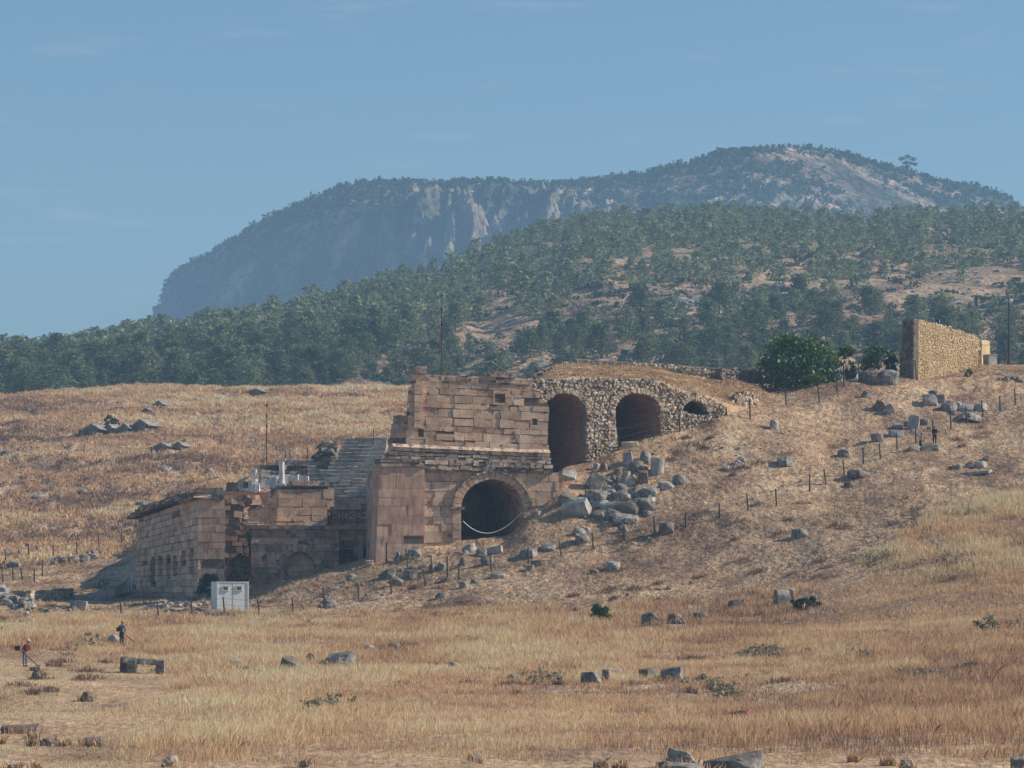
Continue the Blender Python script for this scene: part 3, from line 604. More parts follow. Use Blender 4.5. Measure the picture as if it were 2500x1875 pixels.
# ------------------------------------------------------------------ yellow wall on the crest
yw = thing('yellow_wall', P(2300, 930, 345), 'tall sunlit yellow rubble wall on the crest, its top sloping down to the right', 'wall')
py = Plane(2228, 340.5, 2393, 352)
rubble('wall_face', yw, py, PL(c4, (1292, 250), (1318, 240), (1345, 250), (1390, 250), (1420, 264), (1470, 270), (1520, 288), (1560, 296), (1600, 316), (1650, 322), (1690, 346), (1730, 352), (1785, 378), (1787, 640), (1700, 800), (1290, 800)), None, .205, 51, M_yellow, M_greywarm, 1.3, proud=.045, flat=.6, wob=2.2)
q_ = py.pt(2228.5, 900, -1.42); pe = Plane(2228.4, 340.45, CX+q_.x*F/q_.y, q_.y); pe.a += Vector((-.06, -.10, 0))
rubble('end_face', yw, pe, PL(c4, (1225, 265), (1240, 246), (1296, 246), (1296, 800), (1192, 800), (1196, 480), (1222, 440)), None, .24, 52, M_greywarm, M_core, 1.0, proud=.04, flat=.6)
sw_ = MB(); ps = Plane(2396, 355, 2419, 357)
ys = thing('wall_stub', P(2408, 890, 356), 'small plastered yellow wall stub just beyond the right end of the tall yellow wall', 'wall')
masonry('face', ys, ps, PL(c4, (1800, 392), (1866, 400), (1866, 575), (1800, 575)), 4, 2, PL(c4, (1800, 400), (1830, 395), (1858, 410), (1866, 575), (1800, 575)), None, .8, 53, M_yellow, gap=.01, proud=.02)
wb = thing('concrete_box', P(2418, 892, 353), 'pale grey concrete box standing by the wall stub near the lamp pole', 'box')
b_ = MB(); b_.box(*P(2417, 879, 353), 1.1, 1.0, 1.05, rz=.5); b_.build('body', M_greypale, wb); b_ = MB(); b_.box(*P(2417, 866.5, 353), 1.2, 1.1, .06, rz=.5); b_.build('lid', M_greypale, wb)

# ------------------------------------------------------------------ stage building on the left
stg = thing('stage_building', P(450, 1440, 303), 'ashlar stage wall at far left with six narrow niches and a crumbling cornice', 'ruined building')
pw = Plane(333, 318, 483, 300)
NI = [(243, 1065, 1300), (300, 1055, 1225), (368, 1040, 1240), (425, 1050, 1220), (488, 1010, 1130), (555, 995, 1200)]
def nh(x, y):
    X_, Y_ = (x-300)*3.318, (y-1040)*3.318
    for (cx, a, b) in NI:
        r = 18
        if abs(X_-cx) < r and a+r < Y_ < b: return True
        if (X_-cx)**2+((Y_-a-r)*.8)**2 < r*r: return True
    return False
sq = PL(c2, (120, 752), (607, 580), (607, 1400), (96, 1380))
masonry('side_wall', stg, pw, sq, 15, 1.9, PL(c2, (120, 752), (607, 580), (607, 1440), (92, 1440)), nh, 1.6, 61, M_ashlar, proud=.06, gap=.04, jit=.03, ndiv=400)
nb = 0
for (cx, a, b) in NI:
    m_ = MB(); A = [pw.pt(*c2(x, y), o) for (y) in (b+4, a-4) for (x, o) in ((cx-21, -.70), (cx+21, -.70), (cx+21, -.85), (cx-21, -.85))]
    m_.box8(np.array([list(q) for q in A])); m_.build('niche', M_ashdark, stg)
masonry('cornice', stg, pw, PL(c2, (70, 700), (620, 520), (620, 590), (72, 760)), 3, 1.3, PL(c2, (68, 745), (130, 700), (230, 640), (350, 575), (480, 535), (600, 505), (622, 505), (622, 590), (480, 618), (330, 660), (200, 705), (130, 745), (100, 765)), None, 2.3, 62, M_ashdark, proud=.16, gap=.06, jit=.09, off=.65, chip=.4, ndiv=300)
masonry('parapet', stg, pw, PL(c2, (120, 660), (622, 500), (622, 545), (120, 700)), 2, 1.7, PL(c2, (118, 700), (125, 640), (230, 625), (380, 555), (520, 520), (590, 500), (622, 500), (622, 545), (120, 705)), None, 1.4, 63, M_greywarm, proud=.2, gap=.05, jit=.07, off=.1, ndiv=300)
pe2 = Plane(482.5, 300, 553, 300.5)
masonry('end_wall', stg, pe2, PL(c2, (607, 590), (832, 590), (832, 1400), (607, 1400)), 12, 1.5, PL(c2, (607, 590), (790, 590), (832, 640), (822, 1400), (607, 1400)), None, 1.6, 64, M_plaster, proud=.03, gap=.03, jit=.02)
masonry('end_cornice', stg, pe2, PL(c2, (600, 565), (810, 565), (810, 600), (600, 600)), 1, 1.5, PL(c2, (600, 560), (820, 565), (820, 602), (600, 602)), None, 2.0, 65, M_ashdark, proud=.1, jit=.07, off=.4)
masonry('corner_block', stg, pe2, PL(c2, (725, 500), (812, 500), (812, 566), (725, 566)), 1, 4, PL(c2, (700, 480), (850, 480), (850, 580), (700, 580)), None, 1.4, 66, M_grey, core=False, off=.2)
masonry('brick_patch', stg, pe2, PL(c2, (612, 504), (722, 504), (722, 562), (612, 562)), 5, .5, PL(c2, (600, 490), (722, 500), (722, 566), (600, 566)), None, 1.2, 67, M_ashlar, core=False, off=.1, proud=.02)
# broken rubble core to its right
rc = thing('broken_masonry', P(575, 1430, 305), 'collapsed broken masonry pier between the stage wall and the blind arch wall', 'ruined wall')
pr = Plane(548, 304, 606, 304.3)
masonry('blocks', rc, pr, PL(c2, (815, 585), (985, 600), (1050, 1340), (815, 1340)), 15, .8, PL(c2, (820, 585), (880, 590), (880, 600), (990, 600), (985, 700), (945, 760), (990, 800), (1060, 830), (1060, 1340), (818, 1340)), lambda x, y: inpoly(PL(c2, (850, 1100), (940, 1030), (1030, 1060), (1040, 1200), (1000, 1330), (830, 1330)), x, y), 1.3, 71, M_ashlar, proud=.22, gap=.07, jit=.09, chip=.3)
rubble('rubble_core', rc, Plane(548, 305, 606, 305.3), PL(c2, (830, 1340), (850, 1080), (950, 1010), (1045, 1050), (1060, 1340)), None, .45, 72, M_greywarm, M_core, .8, proud=.15)

# blind arch wall and terrace
ar = thing('arcade_wall', P(700, 1440, 304), 'shaded lower wall with a bricked-up blind arch under a flat terrace edge', 'ruined wall')
pa = Plane(604, 304, 830, 306)
bx0, by0 = c2(1430, 1165); brx, bry = 130/3.318, 150/3.318
bh = arch_hole(bx0, by0, brx, bry, 1460)
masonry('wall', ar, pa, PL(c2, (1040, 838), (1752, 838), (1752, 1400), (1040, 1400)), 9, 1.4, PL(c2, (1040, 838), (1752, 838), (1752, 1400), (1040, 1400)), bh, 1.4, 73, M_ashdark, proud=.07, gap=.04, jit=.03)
masonry('ledge', ar, pa, PL(c2, (980, 800), (2040, 812), (2040, 838), (980, 838)), 1, 2.2, PL(c2, (975, 795), (2045, 795), (2045, 845), (975, 845)), None, 1.2, 74, M_ashdark, core=False, off=.25, gap=.03, jit=.05)
rb = MB(); ring(rb, pa, bx0, by0, brx, bry, 18, 17, 0, math.pi, 13, .2, .9, 6, jit=.03); rb.build('arch_ring', M_ashdark, ar)
masonry('infill', ar, pa, PL(c2, (1290, 1000), (1575, 1000), (1575, 1400), (1290, 1400)), 8, 1.2, PL(c2, (1290, 1000), (1575, 1000), (1575, 1400), (1290, 1400)), None, .4, 75, M_ashlar, off=-.75, proud=.02, gap=.02)
# terrace top
tm = MB(); A = [P(548, y, d) for y in (1330, 1287) for d in (304.8,)]
q0 = pa.pt(604, 1286.5, -.8); q1 = pa.pt(915, 1289, -.8); zt_ = q0.z
v_ = [[q0.x-2.2, q0.y, zt_-1.2], [q1.x, q1.y, zt_-1.2], [q1.x+1, 322, zt_-1.2], [q0.x-2.5, 322, zt_-1.2]]
tm.box8(np.array(v_+[[a, b, zt_] for a, b, c in v_])); tm.build('terrace', M_ground, ar)
# inner wall standing on the terrace
iw = thing('inner_wall', P(750, 1285, 309), 'free-standing ashlar wall of large blocks rising from the terrace in front of the seats', 'ruined wall')
pi_ = Plane(665, 308.6, 820, 310.4)
masonry('blocks', iw, pi_, PL(c2, (1265, 440), (1720, 440), (1720, 830), (1240, 830)), 6, 1.5, PL(c2, (1372, 480), (1670, 488), (1672, 520), (1715, 550), (1722, 610), (1695, 650), (1660, 720), (1665, 830), (1205, 830), (1265, 640), (1268, 482)), None, 1.5, 76, M_ashlar, proud=.05, gap=.035, jit=.03)
masonry('cap_course', iw, pi_, PL(c2, (1372, 440), (1668, 447), (1668, 490), (1372, 484)), 1, 1.8, PL(c2, (1360, 430), (1680, 430), (1680, 500), (1360, 500)), None, 1.8, 77, M_ashdark, core=False, off=.22, jit=.05)
# dark curved niche wall further in
nw = thing('niche_wall', P(640, 1285, 312), 'dark ruined wall with a low round niche, under the red beam', 'ruined wall')
pn = Plane(590, 310.5, 690, 313.5)
nx0, ny0 = c2(1085, 690); nhole = arch_hole(nx0, ny0, 72/3.318, 52/3.318, 1275)
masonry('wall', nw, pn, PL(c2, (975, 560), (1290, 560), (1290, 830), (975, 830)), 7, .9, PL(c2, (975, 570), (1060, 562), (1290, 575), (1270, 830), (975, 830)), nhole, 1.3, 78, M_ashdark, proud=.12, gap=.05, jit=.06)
tunnel('niche', nw, pn, nx0, ny0, 72/3.318, 52/3.318, 1278, 1.6, M_ashdark)
bm = MB(); A = [P(*c2(x, y), d) for y in (560, 540) for (x, d) in ((818, 309.2), (1152, 310.4), (1152, 311.3), (818, 310.1))]; bm.box8(np.array([list(q) for q in A]))
tag(bm.build('beam', M_red), 'long dark red marble beam above the round niche', 'beam')
# stage floor behind it, carrying the marbles
sf = MB(); A = [P(px, y, d) for y in (1300, 1201) for (px, d) in ((548, 311.2), (690, 312.4), (700, 318), (548, 318))]; sf.box8(np.array([list(q) for q in A]))
tag(sf.build('stage_floor', M_ashdark), 'raised stage floor carrying the white marbles', 'floor')
# passage wall with doorway, right of the blind arch
pw2 = thing('passage_wall', P(870, 1380, 307), 'dark recessed wall with a small doorway between the blind arch and the tall pier', 'ruined wall')
pp = Plane(826, 307.5, 918, 308)
dh = lambda x, y: c2(1752, 0)[0] < x < c2(1862, 0)[0] and y > c2(0, 988)[1] or (c2(1945, 0)[0] < x and y > c2(0, 950)[1])
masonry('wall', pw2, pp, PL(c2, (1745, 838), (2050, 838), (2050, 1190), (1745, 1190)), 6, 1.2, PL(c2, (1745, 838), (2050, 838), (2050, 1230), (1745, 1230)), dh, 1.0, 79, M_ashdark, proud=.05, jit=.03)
for k in range(5):
    m_ = MB(); q = P(842, 1382-k*9.5, 309.2+k*.45); m_.box(q.x+.1, q.y+.6, q.z-.15, 1.15, 1.2, .33, jit=.02, rg=rg, rnd=.8); m_.build('step', M_greypale, pw2)

# ------------------------------------------------------------------ the seats
se = thing('seating', P(870, 1240, 318), 'steep bank of pale stone seat rows left of the tall gate block', 'seating')
rg = np.random.default_rng(91)
LEFT = [(840, 945), (838, 944), (834, 943), (829, 941), (822, 938), (817, 934), (812, 928), (806, 924), (800, 922), (640, 920), (636, 919), (690, 918), (762, 918), (768, 917), (772, 916), (778, 916), (818, 915), (822, 915)]
for i, (xa, xb) in enumerate(LEFT):
    y = 1068+i*8.7; d = 326.5-i*.72
    m_ = MB(); lp = MB(); x = xa
    while x < xb-1:
        w = min(rg.uniform(22, 48), xb-x)
        if xb-x-w < 8: w = xb-x
        yl = y+rg.uniform(-.9, 1.2)+(2.5 if (i > 10 and rg.random() < .25) else 0)
        bow = .9*((x+w/2-870)/100)**2 if x < 800 else 0
        a = P(x, yl, d+bow); b = P(x+w, yl, d+bow); dd = rg.uniform(-.04, .04)
        c = [[a.x+.01, a.y+dd+.05, a.z-.95], [b.x-.01, b.y+dd+.05, b.z-.95], [b.x-.01, b.y+1.3, b.z-.95], [a.x+.01, a.y+1.3, a.z-.95],
             [a.x+.01, a.y+dd, a.z-.10], [b.x-.01, b.y+dd, b.z-.10], [b.x-.01, b.y+1.3, b.z-.10], [a.x+.01, a.y+1.3, a.z-.10]]
        m_.box8(np.array(c)+(rg.random((8, 3))-.5)*.05, rg.random())
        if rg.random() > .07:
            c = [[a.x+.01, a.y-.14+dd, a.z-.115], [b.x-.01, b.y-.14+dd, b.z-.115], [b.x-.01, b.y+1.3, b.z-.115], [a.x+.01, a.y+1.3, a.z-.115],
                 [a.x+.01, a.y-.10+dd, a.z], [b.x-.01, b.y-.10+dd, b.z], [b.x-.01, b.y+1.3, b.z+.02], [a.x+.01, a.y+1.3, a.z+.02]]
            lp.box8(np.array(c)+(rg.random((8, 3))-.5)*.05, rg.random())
        x += w
    rw = m_.build('seat_row', M_seat, se); lp.build('painted_lit_edge', M_greypale, rw)  # sunlight on the seat edges is put into the lip's pale colour
podium = MB(); A = [P(px, y, d) for y in (1300, 1216) for (px, d) in ((812, 313.2), (916, 313.2), (916, 315), (812, 315))]; podium.box8(np.array([list(q) for q in A])); podium.build('podium_wall', M_greypale, se)
# rear coping wall left of the seats
pcw = Plane(630, 320.5, 812, 322.5)
cw = thing('rear_wall', P(715, 1200, 321), 'low pale stone wall with coping blocks behind the white columns', 'wall')
masonry('courses', cw, pcw, PL(c2, (1115, 315), (1700, 330), (1700, 480), (1115, 480)), 5, 1.3, PL(c2, (1115, 316), (1700, 330), (1700, 560), (1115, 560)), None, 1.2, 92, M_seat, proud=.12, gap=.05, jit=.06)
masonry('coping', cw, pcw, PL(c2, (1185, 276), (1640, 284), (1640, 318), (1185, 316)), 1, 1.6, PL(c2, (1250, 260), (1475, 270), (1480, 290), (1640, 285), (1640, 320), (1180, 320), (1180, 300), (1250, 300)), None, 1.1, 93, M_grey, core=False, off=.1, jit=.05, miss=.05)

# ------------------------------------------------------------------ marble columns and pieces on the stage floor
def column(px, yt, yb, d, w, label, cap):
    b0 = P(px, yb, d); t_ = thing('marble_column', b0, label, 'column', 'white marble columns on the stage')
    h = (yb-yt)*d/F; m_ = MB(); rr = w*d/F/2
    m_.tube([b0+Vector((0, 0, .3)), b0+Vector((0, 0, h*.5)), b0+Vector((0, 0, h))], [rr*1.05, rr, rr*.93], 14); m_.build('shaft', M_marble, t_, smooth=False)
    m_ = MB(); m_.box(b0.x, b0.y, b0.z+.1, rr*2.9, rr*2.9, .2); m_.tube([b0+Vector((0, 0, .2)), b0+Vector((0, 0, .34))], rr*1.3, 14); m_.build('base', M_marble, t_)
    if cap: m_ = MB(); m_.box(b0.x, b0.y, b0.z+h+.08, rr*3.0, rr*3.0, .16, jit=.02, rg=rg); m_.build('capital', M_marble, t_)
column(622.5, 1146, 1180, 312.5, 9.5, 'shorter left white marble column stub on its white base', False)
column(688, 1124, 1186, 313, 13, 'taller right white marble column with a flat cap', True)
def marble(px, yb, w, h, d, name, label, material=M_marble, cat='marble block', rz=.1, dep=1.0, seed=0):
    rg_ = np.random.default_rng(int(px*7)); q = P(px, yb, d); m_ = MB(); W_ = w*d/F; H_ = h*d/F
    n = 3
    for k in range(n):
        m_.box(q.x+W_*(k-1)/n, q.y+rg_.uniform(-.05, .05), q.z+H_/2*(1-.08*rg_.random()), W_/n*1.02, W_*dep*.8, H_*(1-.15*rg_.random()), rz=0, jit=.05*H_+.03, rg=rg_, rnd=rg_.random())
    return tag(m_.build(name, material), label, cat)
marble(569, 1198, 32, 20, 312.3, 'stone_block', 'brown block at the far left end of the stage floor', M_greywarm)
marble(596, 1200, 26, 8, 312.3, 'marble_slab', 'low white marble slab beside the brown block')
marble(603, 1192, 18, 18, 314.5, 'stone_block', 'dark brown block between the brown block and the shorter column', M_greywarm)
marble(620, 1201, 26, 24, 312.1, 'marble_pedestal', 'white marble pedestal under the shorter column')
marble(647, 1192, 22, 20, 313.0, 'marble_block', 'broken white marble block between the two columns')
marble(668, 1190, 20, 26, 313.6, 'marble_block', 'grey-white marble block just left of the taller column')
marble(712, 1182, 34, 24, 314.0, 'marble_entablature', 'white marble entablature piece right of the taller column')
marble(741, 1182, 26, 22, 314.3, 'marble_entablature', 'second white entablature piece behind the capped inner wall')
marble(742, 1162, 24, 18, 316.5, 'stone_block', 'mossy grey block lying above the entablature pieces', M_grey)
M_weed = mat('grey_green_weeds', [(.3, (.15, .15, .095)), (.7, (.30, .28, .19))], .6, rnd=(.6, 1.4), transl=.2)
# ------------------------------------------------------------------ trees
def leaf_cloud(rg, centers, radii, per, size, flat=.8):
    """small leaf-clump quads spread through several lumps; returns verts, faces"""
    C = np.repeat(np.asarray(centers, float), per, 0); R = np.repeat(np.asarray(radii, float), per)
    n = len(C); d = rg.normal(size=(n, 3)); d /= np.linalg.norm(d, axis=1)[:, None]
    p = C+d*(R*rg.random(n)**.45)[:, None]*np.array([1, 1, flat])
    a = rg.normal(size=(n, 3)); a /= np.linalg.norm(a, axis=1)[:, None]
    b = np.cross(a, rg.normal(size=(n, 3))); b /= np.linalg.norm(b, axis=1)[:, None]
    s = size*rg.uniform(.5, 1.2, n)[:, None]
    V = np.stack([p-a*s-b*s*.5, p+a*s-b*s*.6, p+a*s*.9+b*s*.5, p-a*s*.8+b*s*.7], 1).reshape(-1, 3)
    return V, np.arange(n*4).reshape(-1, 4)
def pine_shape(seed, per, size, H_=1.0, lumps=26, round_=.5):
    rg = np.random.default_rng(seed); cs = []; rs = []
    for k in range(lumps):
        t = (k+.5)/lumps; z = .12+.82*t
        w = (.34*(1-t)**(.38+.25*round_)+.02)*rg.uniform(.55, 1.1); a = k*2.4+rg.uniform(-.5, .5)
        rr = w*rg.uniform(.35, 1.0)
        cs.append([rr*math.cos(a), rr*math.sin(a), z+rg.uniform(-.03, .03)]); rs.append((.16*(1-.45*t)+.03)*rg.uniform(.8, 1.3))
    return leaf_cloud(rg, cs, rs, per, size, .65)
rgt = np.random.default_rng(2024)
protos = []
for k in range(7):
    root = thing('pine_tree', (0, 0, 0), '', 'tree')
    V, Fq = pine_shape(100+k, 52, .026, lumps=24+k % 3*4, round_=(k % 3)/2); rnd = np.repeat(rgt.random(len(V)//4), 4)
    mb = MB(); mb.add(V, Fq, rnd); mb.build('crown', M_needle, root, origin=(0, 0, 0))
    tb = MB(); tb.tube([(0, 0, -.03), (.005, 0, .3), (0, .01, .7), (0, 0, .93)], [.022, .017, .009, .003], 6)
    for j in range(7):
        a = j*2.1+k; z = .25+.09*j; l = .24*(1-z)+.05
        tb.tube([(0, 0, z), (l*math.cos(a)*.6, l*math.sin(a)*.6, z+.03), (l*math.cos(a), l*math.sin(a), z+.07)], [.008, .005, .002], 4)
    tb.build('trunk', M_bark, root, origin=(0, 0, 0)); protos.append(root)
# candidate sites over the hill, in plan
n = 9000
px = rgt.uniform(-250, 2750, n); d = np.sqrt(rgt.uniform(694**2, 1370**2, n)); x = (px-CX)*d/F
gap = fbm(x/28, d/28, 71, 3)
dens = np.where(px < 850, 1.0, np.where(d > 1100, .95, np.where(d > 780, .52, .42)))
dens = np.where((px > 850) & (px < 1150), .8, dens)
dens = dens*np.clip((gap-.37)*6+(px < 850)*.9, .04, 1)
keep = rgt.random(n) < dens
x, d, px = x[keep], d[keep], px[keep]
sel = []; cell = {}
for i in range(len(x)):
    k = (int(x[i]//5), int(d[i]//5)); bad = False
    for a in (-1, 0, 1):
        for b in (-1, 0, 1):
            for j in cell.get((k[0]+a, k[1]+b), ()):
                if (x[i]-x[j])**2+(d[i]-d[j])**2 < 5.2**2: bad = True
    if not bad: sel.append(i); cell.setdefault(k, []).append(i)
x, d, px = x[sel], d[sel], px[sel]; z = Hh(x, d)
ht = rgt.uniform(5.8, 10.8, len(x))*np.where(px < 1000, 1.0, .86)*np.where(rgt.random(len(x)) < .3, .6, 1)
topy = Y0-(z+ht)*F/d
crest = np.interp(px, [0, 300, 1000, 1130, 1300, 1400, 1850, 2200, 2500], [972, 950, 948, 960, 925, 885, 945, 930, 890])
vis = (px > -40) & (px < 2540) & (topy < crest-12)
order = np.argsort(d+np.where(vis, 0, 1e5)-ht*12)
ind = set(order[:300].tolist()); rest = [i for i in range(len(x)) if i not in ind]
used = set(); GRP = 'pine trees of the wood on the hill'
for c, i in enumerate(sorted(ind)):
    k = c % 7
    if k in used: o = copy_tree(protos[k])
    else: o = protos[k]; used.add(k)
    s = float(ht[i]); wd = s*float(rgt.uniform(1.05, 1.75))
    o.location = (x[i], d[i], z[i]-.2); o.rotation_euler = (0, 0, float(rgt.uniform(0, 6.28))); o.scale = (wd, wd, s)
    bands = [(185, 'at the far left edge of the wood'), (400, 'above the row of roofed tombs'), (640, 'above the lower pair of tombs'), (900, 'left of the gate block'), (1078, 'between the gate block and the tall mast'), (1320, 'between the tall mast and the vaults'), (1560, 'above the left part of the coping wall'), (1830, 'above the right part of the coping wall'), (2060, 'above the fig tree'), (2230, 'between the fig tree and the yellow wall'), (9999, 'behind the yellow wall and the lamp pole')]
    where = [b_ for a_, b_ in bands if px[i] < a_][0]; rank = 'lowest' if d[i] < 745 else ('low' if d[i] < 800 else ('middle' if d[i] < 870 else 'upper'))
    look = ('small ' if s < 5.2 else 'tall ' if s > 8.2 else '')+('broad' if wd/s > 1.4 else 'slim' if wd/s < 1.2 else 'rounded')
    o['label'] = f'{look} pine {where}, in the {rank} rows'; o['group'] = f'{look} pines {where}, {rank} rows'
# the upper wood reads as one mass
lows = []
for k in range(8):
    V, Fq = pine_shape(300+k, 13, .050, lumps=16, round_=(k % 3)/2); lows.append((V, np.repeat(rgt.random(len(V)//4), 4)))
mb = MB()
for i in rest:
    V, r = lows[i % 8]; a = rgt.uniform(0, 6.28); s = ht[i]; w = s*rgt.uniform(1.05, 1.7); ca, sa = math.cos(a), math.sin(a)
    q = np.stack([(V[:, 0]*ca-V[:, 1]*sa)*w+x[i], (V[:, 0]*sa+V[:, 1]*ca)*w+d[i], V[:, 2]*s+z[i]-.2], 1)
    mb.add(q, np.arange(len(q)).reshape(-1, 4), np.clip(r*.7+rgt.random()*.3, 0, 1))
tag(mb.build('pine_wood', M_needle), 'far upper part of the pine wood along the ridge', None, None, 'stuff')
# scrub and low bushes between the pines
def blobs(name, xs, ys, zs, rs, per, mat_, size, flat=.6, seed=1, label='', sink=.3):
    rg_ = np.random.default_rng(seed); cs = np.stack([xs, ys, zs+rs*sink], 1)
    n_ = len(xs); C = np.repeat(cs, per, 0); R = np.repeat(rs, per); dd = rg_.normal(size=(len(C), 3)); dd /= np.linalg.norm(dd, axis=1)[:, None]
    p = C+dd*(R*rg_.random(len(C))**.5)[:, None]*np.array([1, 1, flat])
    a = rg_.normal(size=(len(C), 3)); a /= np.linalg.norm(a, axis=1)[:, None]; b = np.cross(a, rg_.normal(size=(len(C), 3))); b /= np.linalg.norm(b, axis=1)[:, None]
    s = (R*size*rg_.uniform(.6, 1.3, len(C)))[:, None]
    V = np.stack([p-a*s-b*s*.5, p+a*s-b*s*.6, p+a*s*.9+b*s*.5, p-a*s*.8+b*s*.7], 1).reshape(-1, 3)
    m_ = MB(); m_.add(V, np.arange(len(V)).reshape(-1, 4), np.repeat(rg_.random(len(C)), 4)); return tag(m_.build(name, mat_), label, None, None, 'stuff')
n = 5200; px2 = rgt.uniform(-100, 2600, n); d2 = np.sqrt(rgt.uniform(694**2, 1330**2, n)); x2 = (px2-CX)*d2/F
k2 = fbm(x2/30, d2/30, 81, 3) > .41; x2, d2 = x2[k2], d2[k2]
blobs('scrub', x2, d2, Hh(x2, d2), rgt.uniform(.8, 2.3, len(x2)), 26, M_scrub, .22, .6, 5, 'low dark scrub between the pines on the hill')
# hillside rocks
def rocks_field(name, xs, ys, zs, rs, mat_, seed, label, squash=.6):
    rg_ = np.random.default_rng(seed)
    ico = np.array([[0, -.526, .85], [0, .526, .85], [0, -.526, -.85], [0, .526, -.85], [-.526, .85, 0], [.526, .85, 0], [-.526, -.85, 0], [.526, -.85, 0], [.85, 0, -.526], [.85, 0, .526], [-.85, 0, -.526], [-.85, 0, .526]])
    tri = np.array([[1, 0, 9], [1, 11, 0], [1, 9, 5], [1, 4, 11], [1, 5, 4], [0, 11, 6], [0, 6, 7], [0, 7, 9], [11, 4, 10], [11, 10, 6], [4, 5, 3], [4, 3, 10], [5, 9, 8], [5, 8, 3], [9, 7, 8], [6, 10, 2], [6, 2, 7], [7, 2, 8], [3, 8, 2], [3, 2, 10]])
    m_ = MB()
    for i in range(len(xs)):
        v = ico*rg_.uniform(.65, 1.25, (12, 1))*rs[i]*np.array([rg_.uniform(.8, 1.5), 1, squash*rg_.uniform(.6, 1.3)]); a = rg_.uniform(0, 6.28)
        m_.add(np.stack([v[:, 0]*math.cos(a)-v[:, 1]*math.sin(a)+xs[i], v[:, 0]*math.sin(a)+v[:, 1]*math.cos(a)+ys[i], v[:, 2]+zs[i]+rs[i]*.1], 1), tri, rg_.random())
    return tag(m_.build(name, mat_), label, None, None, 'stuff')
n = 2400; px3 = rgt.uniform(900, 2600, n); d3 = np.sqrt(rgt.uniform(694**2, 1300**2, n)); x3 = (px3-CX)*d3/F
k3 = fbm(x3/22, d3/22, 85, 3) > .54; x3, d3 = x3[k3], d3[k3]
oc = [(1650, 740, 26), (1700, 735, 22), (1610, 760, 16), (1850, 740, 16), (1900, 728, 14), (1680, 575, 14), (1640, 585, 12)]   # outcrops
ox = []; od = []
for (cx_, cy_, k_) in oc:
    dd = np.arange(700, 1350, 3.0); yy = Y0-Hh((cx_-CX)*dd/F, dd)*F/dd; dh_ = dd[np.argmax(yy <= cy_)] if (yy <= cy_).any() else 1200
    q = rgt.normal(size=(k_, 2))*[6, 5]; ox += list((cx_-CX)*dh_/F+q[:, 0]); od += list(dh_+q[:, 1])
ox = np.array(ox); od = np.clip(np.array(od), 700, 1340)
x3 = np.concatenate([x3, ox]); d3 = np.concatenate([d3, od]); r3 = np.concatenate([rgt.uniform(.35, 1.1, len(x3)-len(ox)), rgt.uniform(1.0, 2.6, len(ox))])
rocks_field('hillside_rocks', x3, d3, Hh(x3, d3), r3, M_grey, 6, 'pale grey rocks and outcrops scattered over the wooded hillside')
# scrub on the mountain
def Hm(px, T_):
    a = np.clip(np.interp(px, MPX, np.arange(len(MPX))), 0, len(MPX)-1.01); b = np.clip(np.interp(T_, T, np.arange(len(T))), 0, len(T)-1.01)
    i = a.astype(int); j = b.astype(int); u = a-i; v = b-j
    g = lambda A: (A[j, i]*(1-u)+A[j, i+1]*u)*(1-v)+(A[j+1, i]*(1-u)+A[j+1, i+1]*u)*v
    return g(MX), g(MD), g(MZ)
n = 12000; pm = rgt.uniform(380, 2560, n); tm_ = rgt.uniform(.25, 1.03, n)
X4, D4, Z4 = Hm(pm, tm_)
ridge_ = (tm_ > .965)
cl = fbm(X4/60, D4/60, 91, 3)
pr_ = np.where(ridge_, .95, np.where(pm > 1500, np.clip((cl-.47)*5, 0, 1)*.9+.03, np.where(pm < 950, .62, np.where(tm_ > .80, .5, .25))))
pr_ = np.where((pm > 1450) & (pm < 1850) & (tm_ > .45), np.clip(pr_*2+.3, 0, 1), pr_)
pr_ = np.where((pm > 1020) & (pm < 1450) & (tm_ < .93), .07, pr_)
k4 = rgt.random(n) < pr_; X4, D4, Z4, tm4 = X4[k4], D4[k4], Z4[k4], tm_[k4]
blobs('mountain_scrub', X4, D4, Z4, np.where(tm4 > .96, rgt.uniform(2.6, 5.0, len(X4)), rgt.uniform(2.2, 4.6, len(X4))), 16, M_scrub, .34, .85, 7, 'scrub and small trees dotted over the far mountain and its skyline', .5)
# lone flat-topped tree on the far right ridge
lx, ld, lz = [float(v[0]) for v in Hm(np.array([2216.0]), np.array([.99]))]
lt = thing('lone_tree', (lx, ld, lz), 'lone flat-topped tree standing out on the far right skyline of the mountain', 'tree')
V, Fq = leaf_cloud(rgt, [[-5, 0, 13], [5, 0, 12.5], [0, 0, 15], [-2, 1, 9.5], [3, -1, 9], [0, 0, 6], [7, 0, 8]], [3.6, 3.8, 3.2, 3, 3, 2.6, 2], 60, .8, .5); m_ = MB(); m_.add(V+[lx, ld, lz], Fq, .4); m_.build('crown', M_scrub, lt)
m_ = MB(); m_.tube([(lx, ld, lz-1), (lx, ld, lz+8), (lx+.5, ld, lz+14)], [.7, .5, .2]); m_.build('trunk', M_bark, lt)

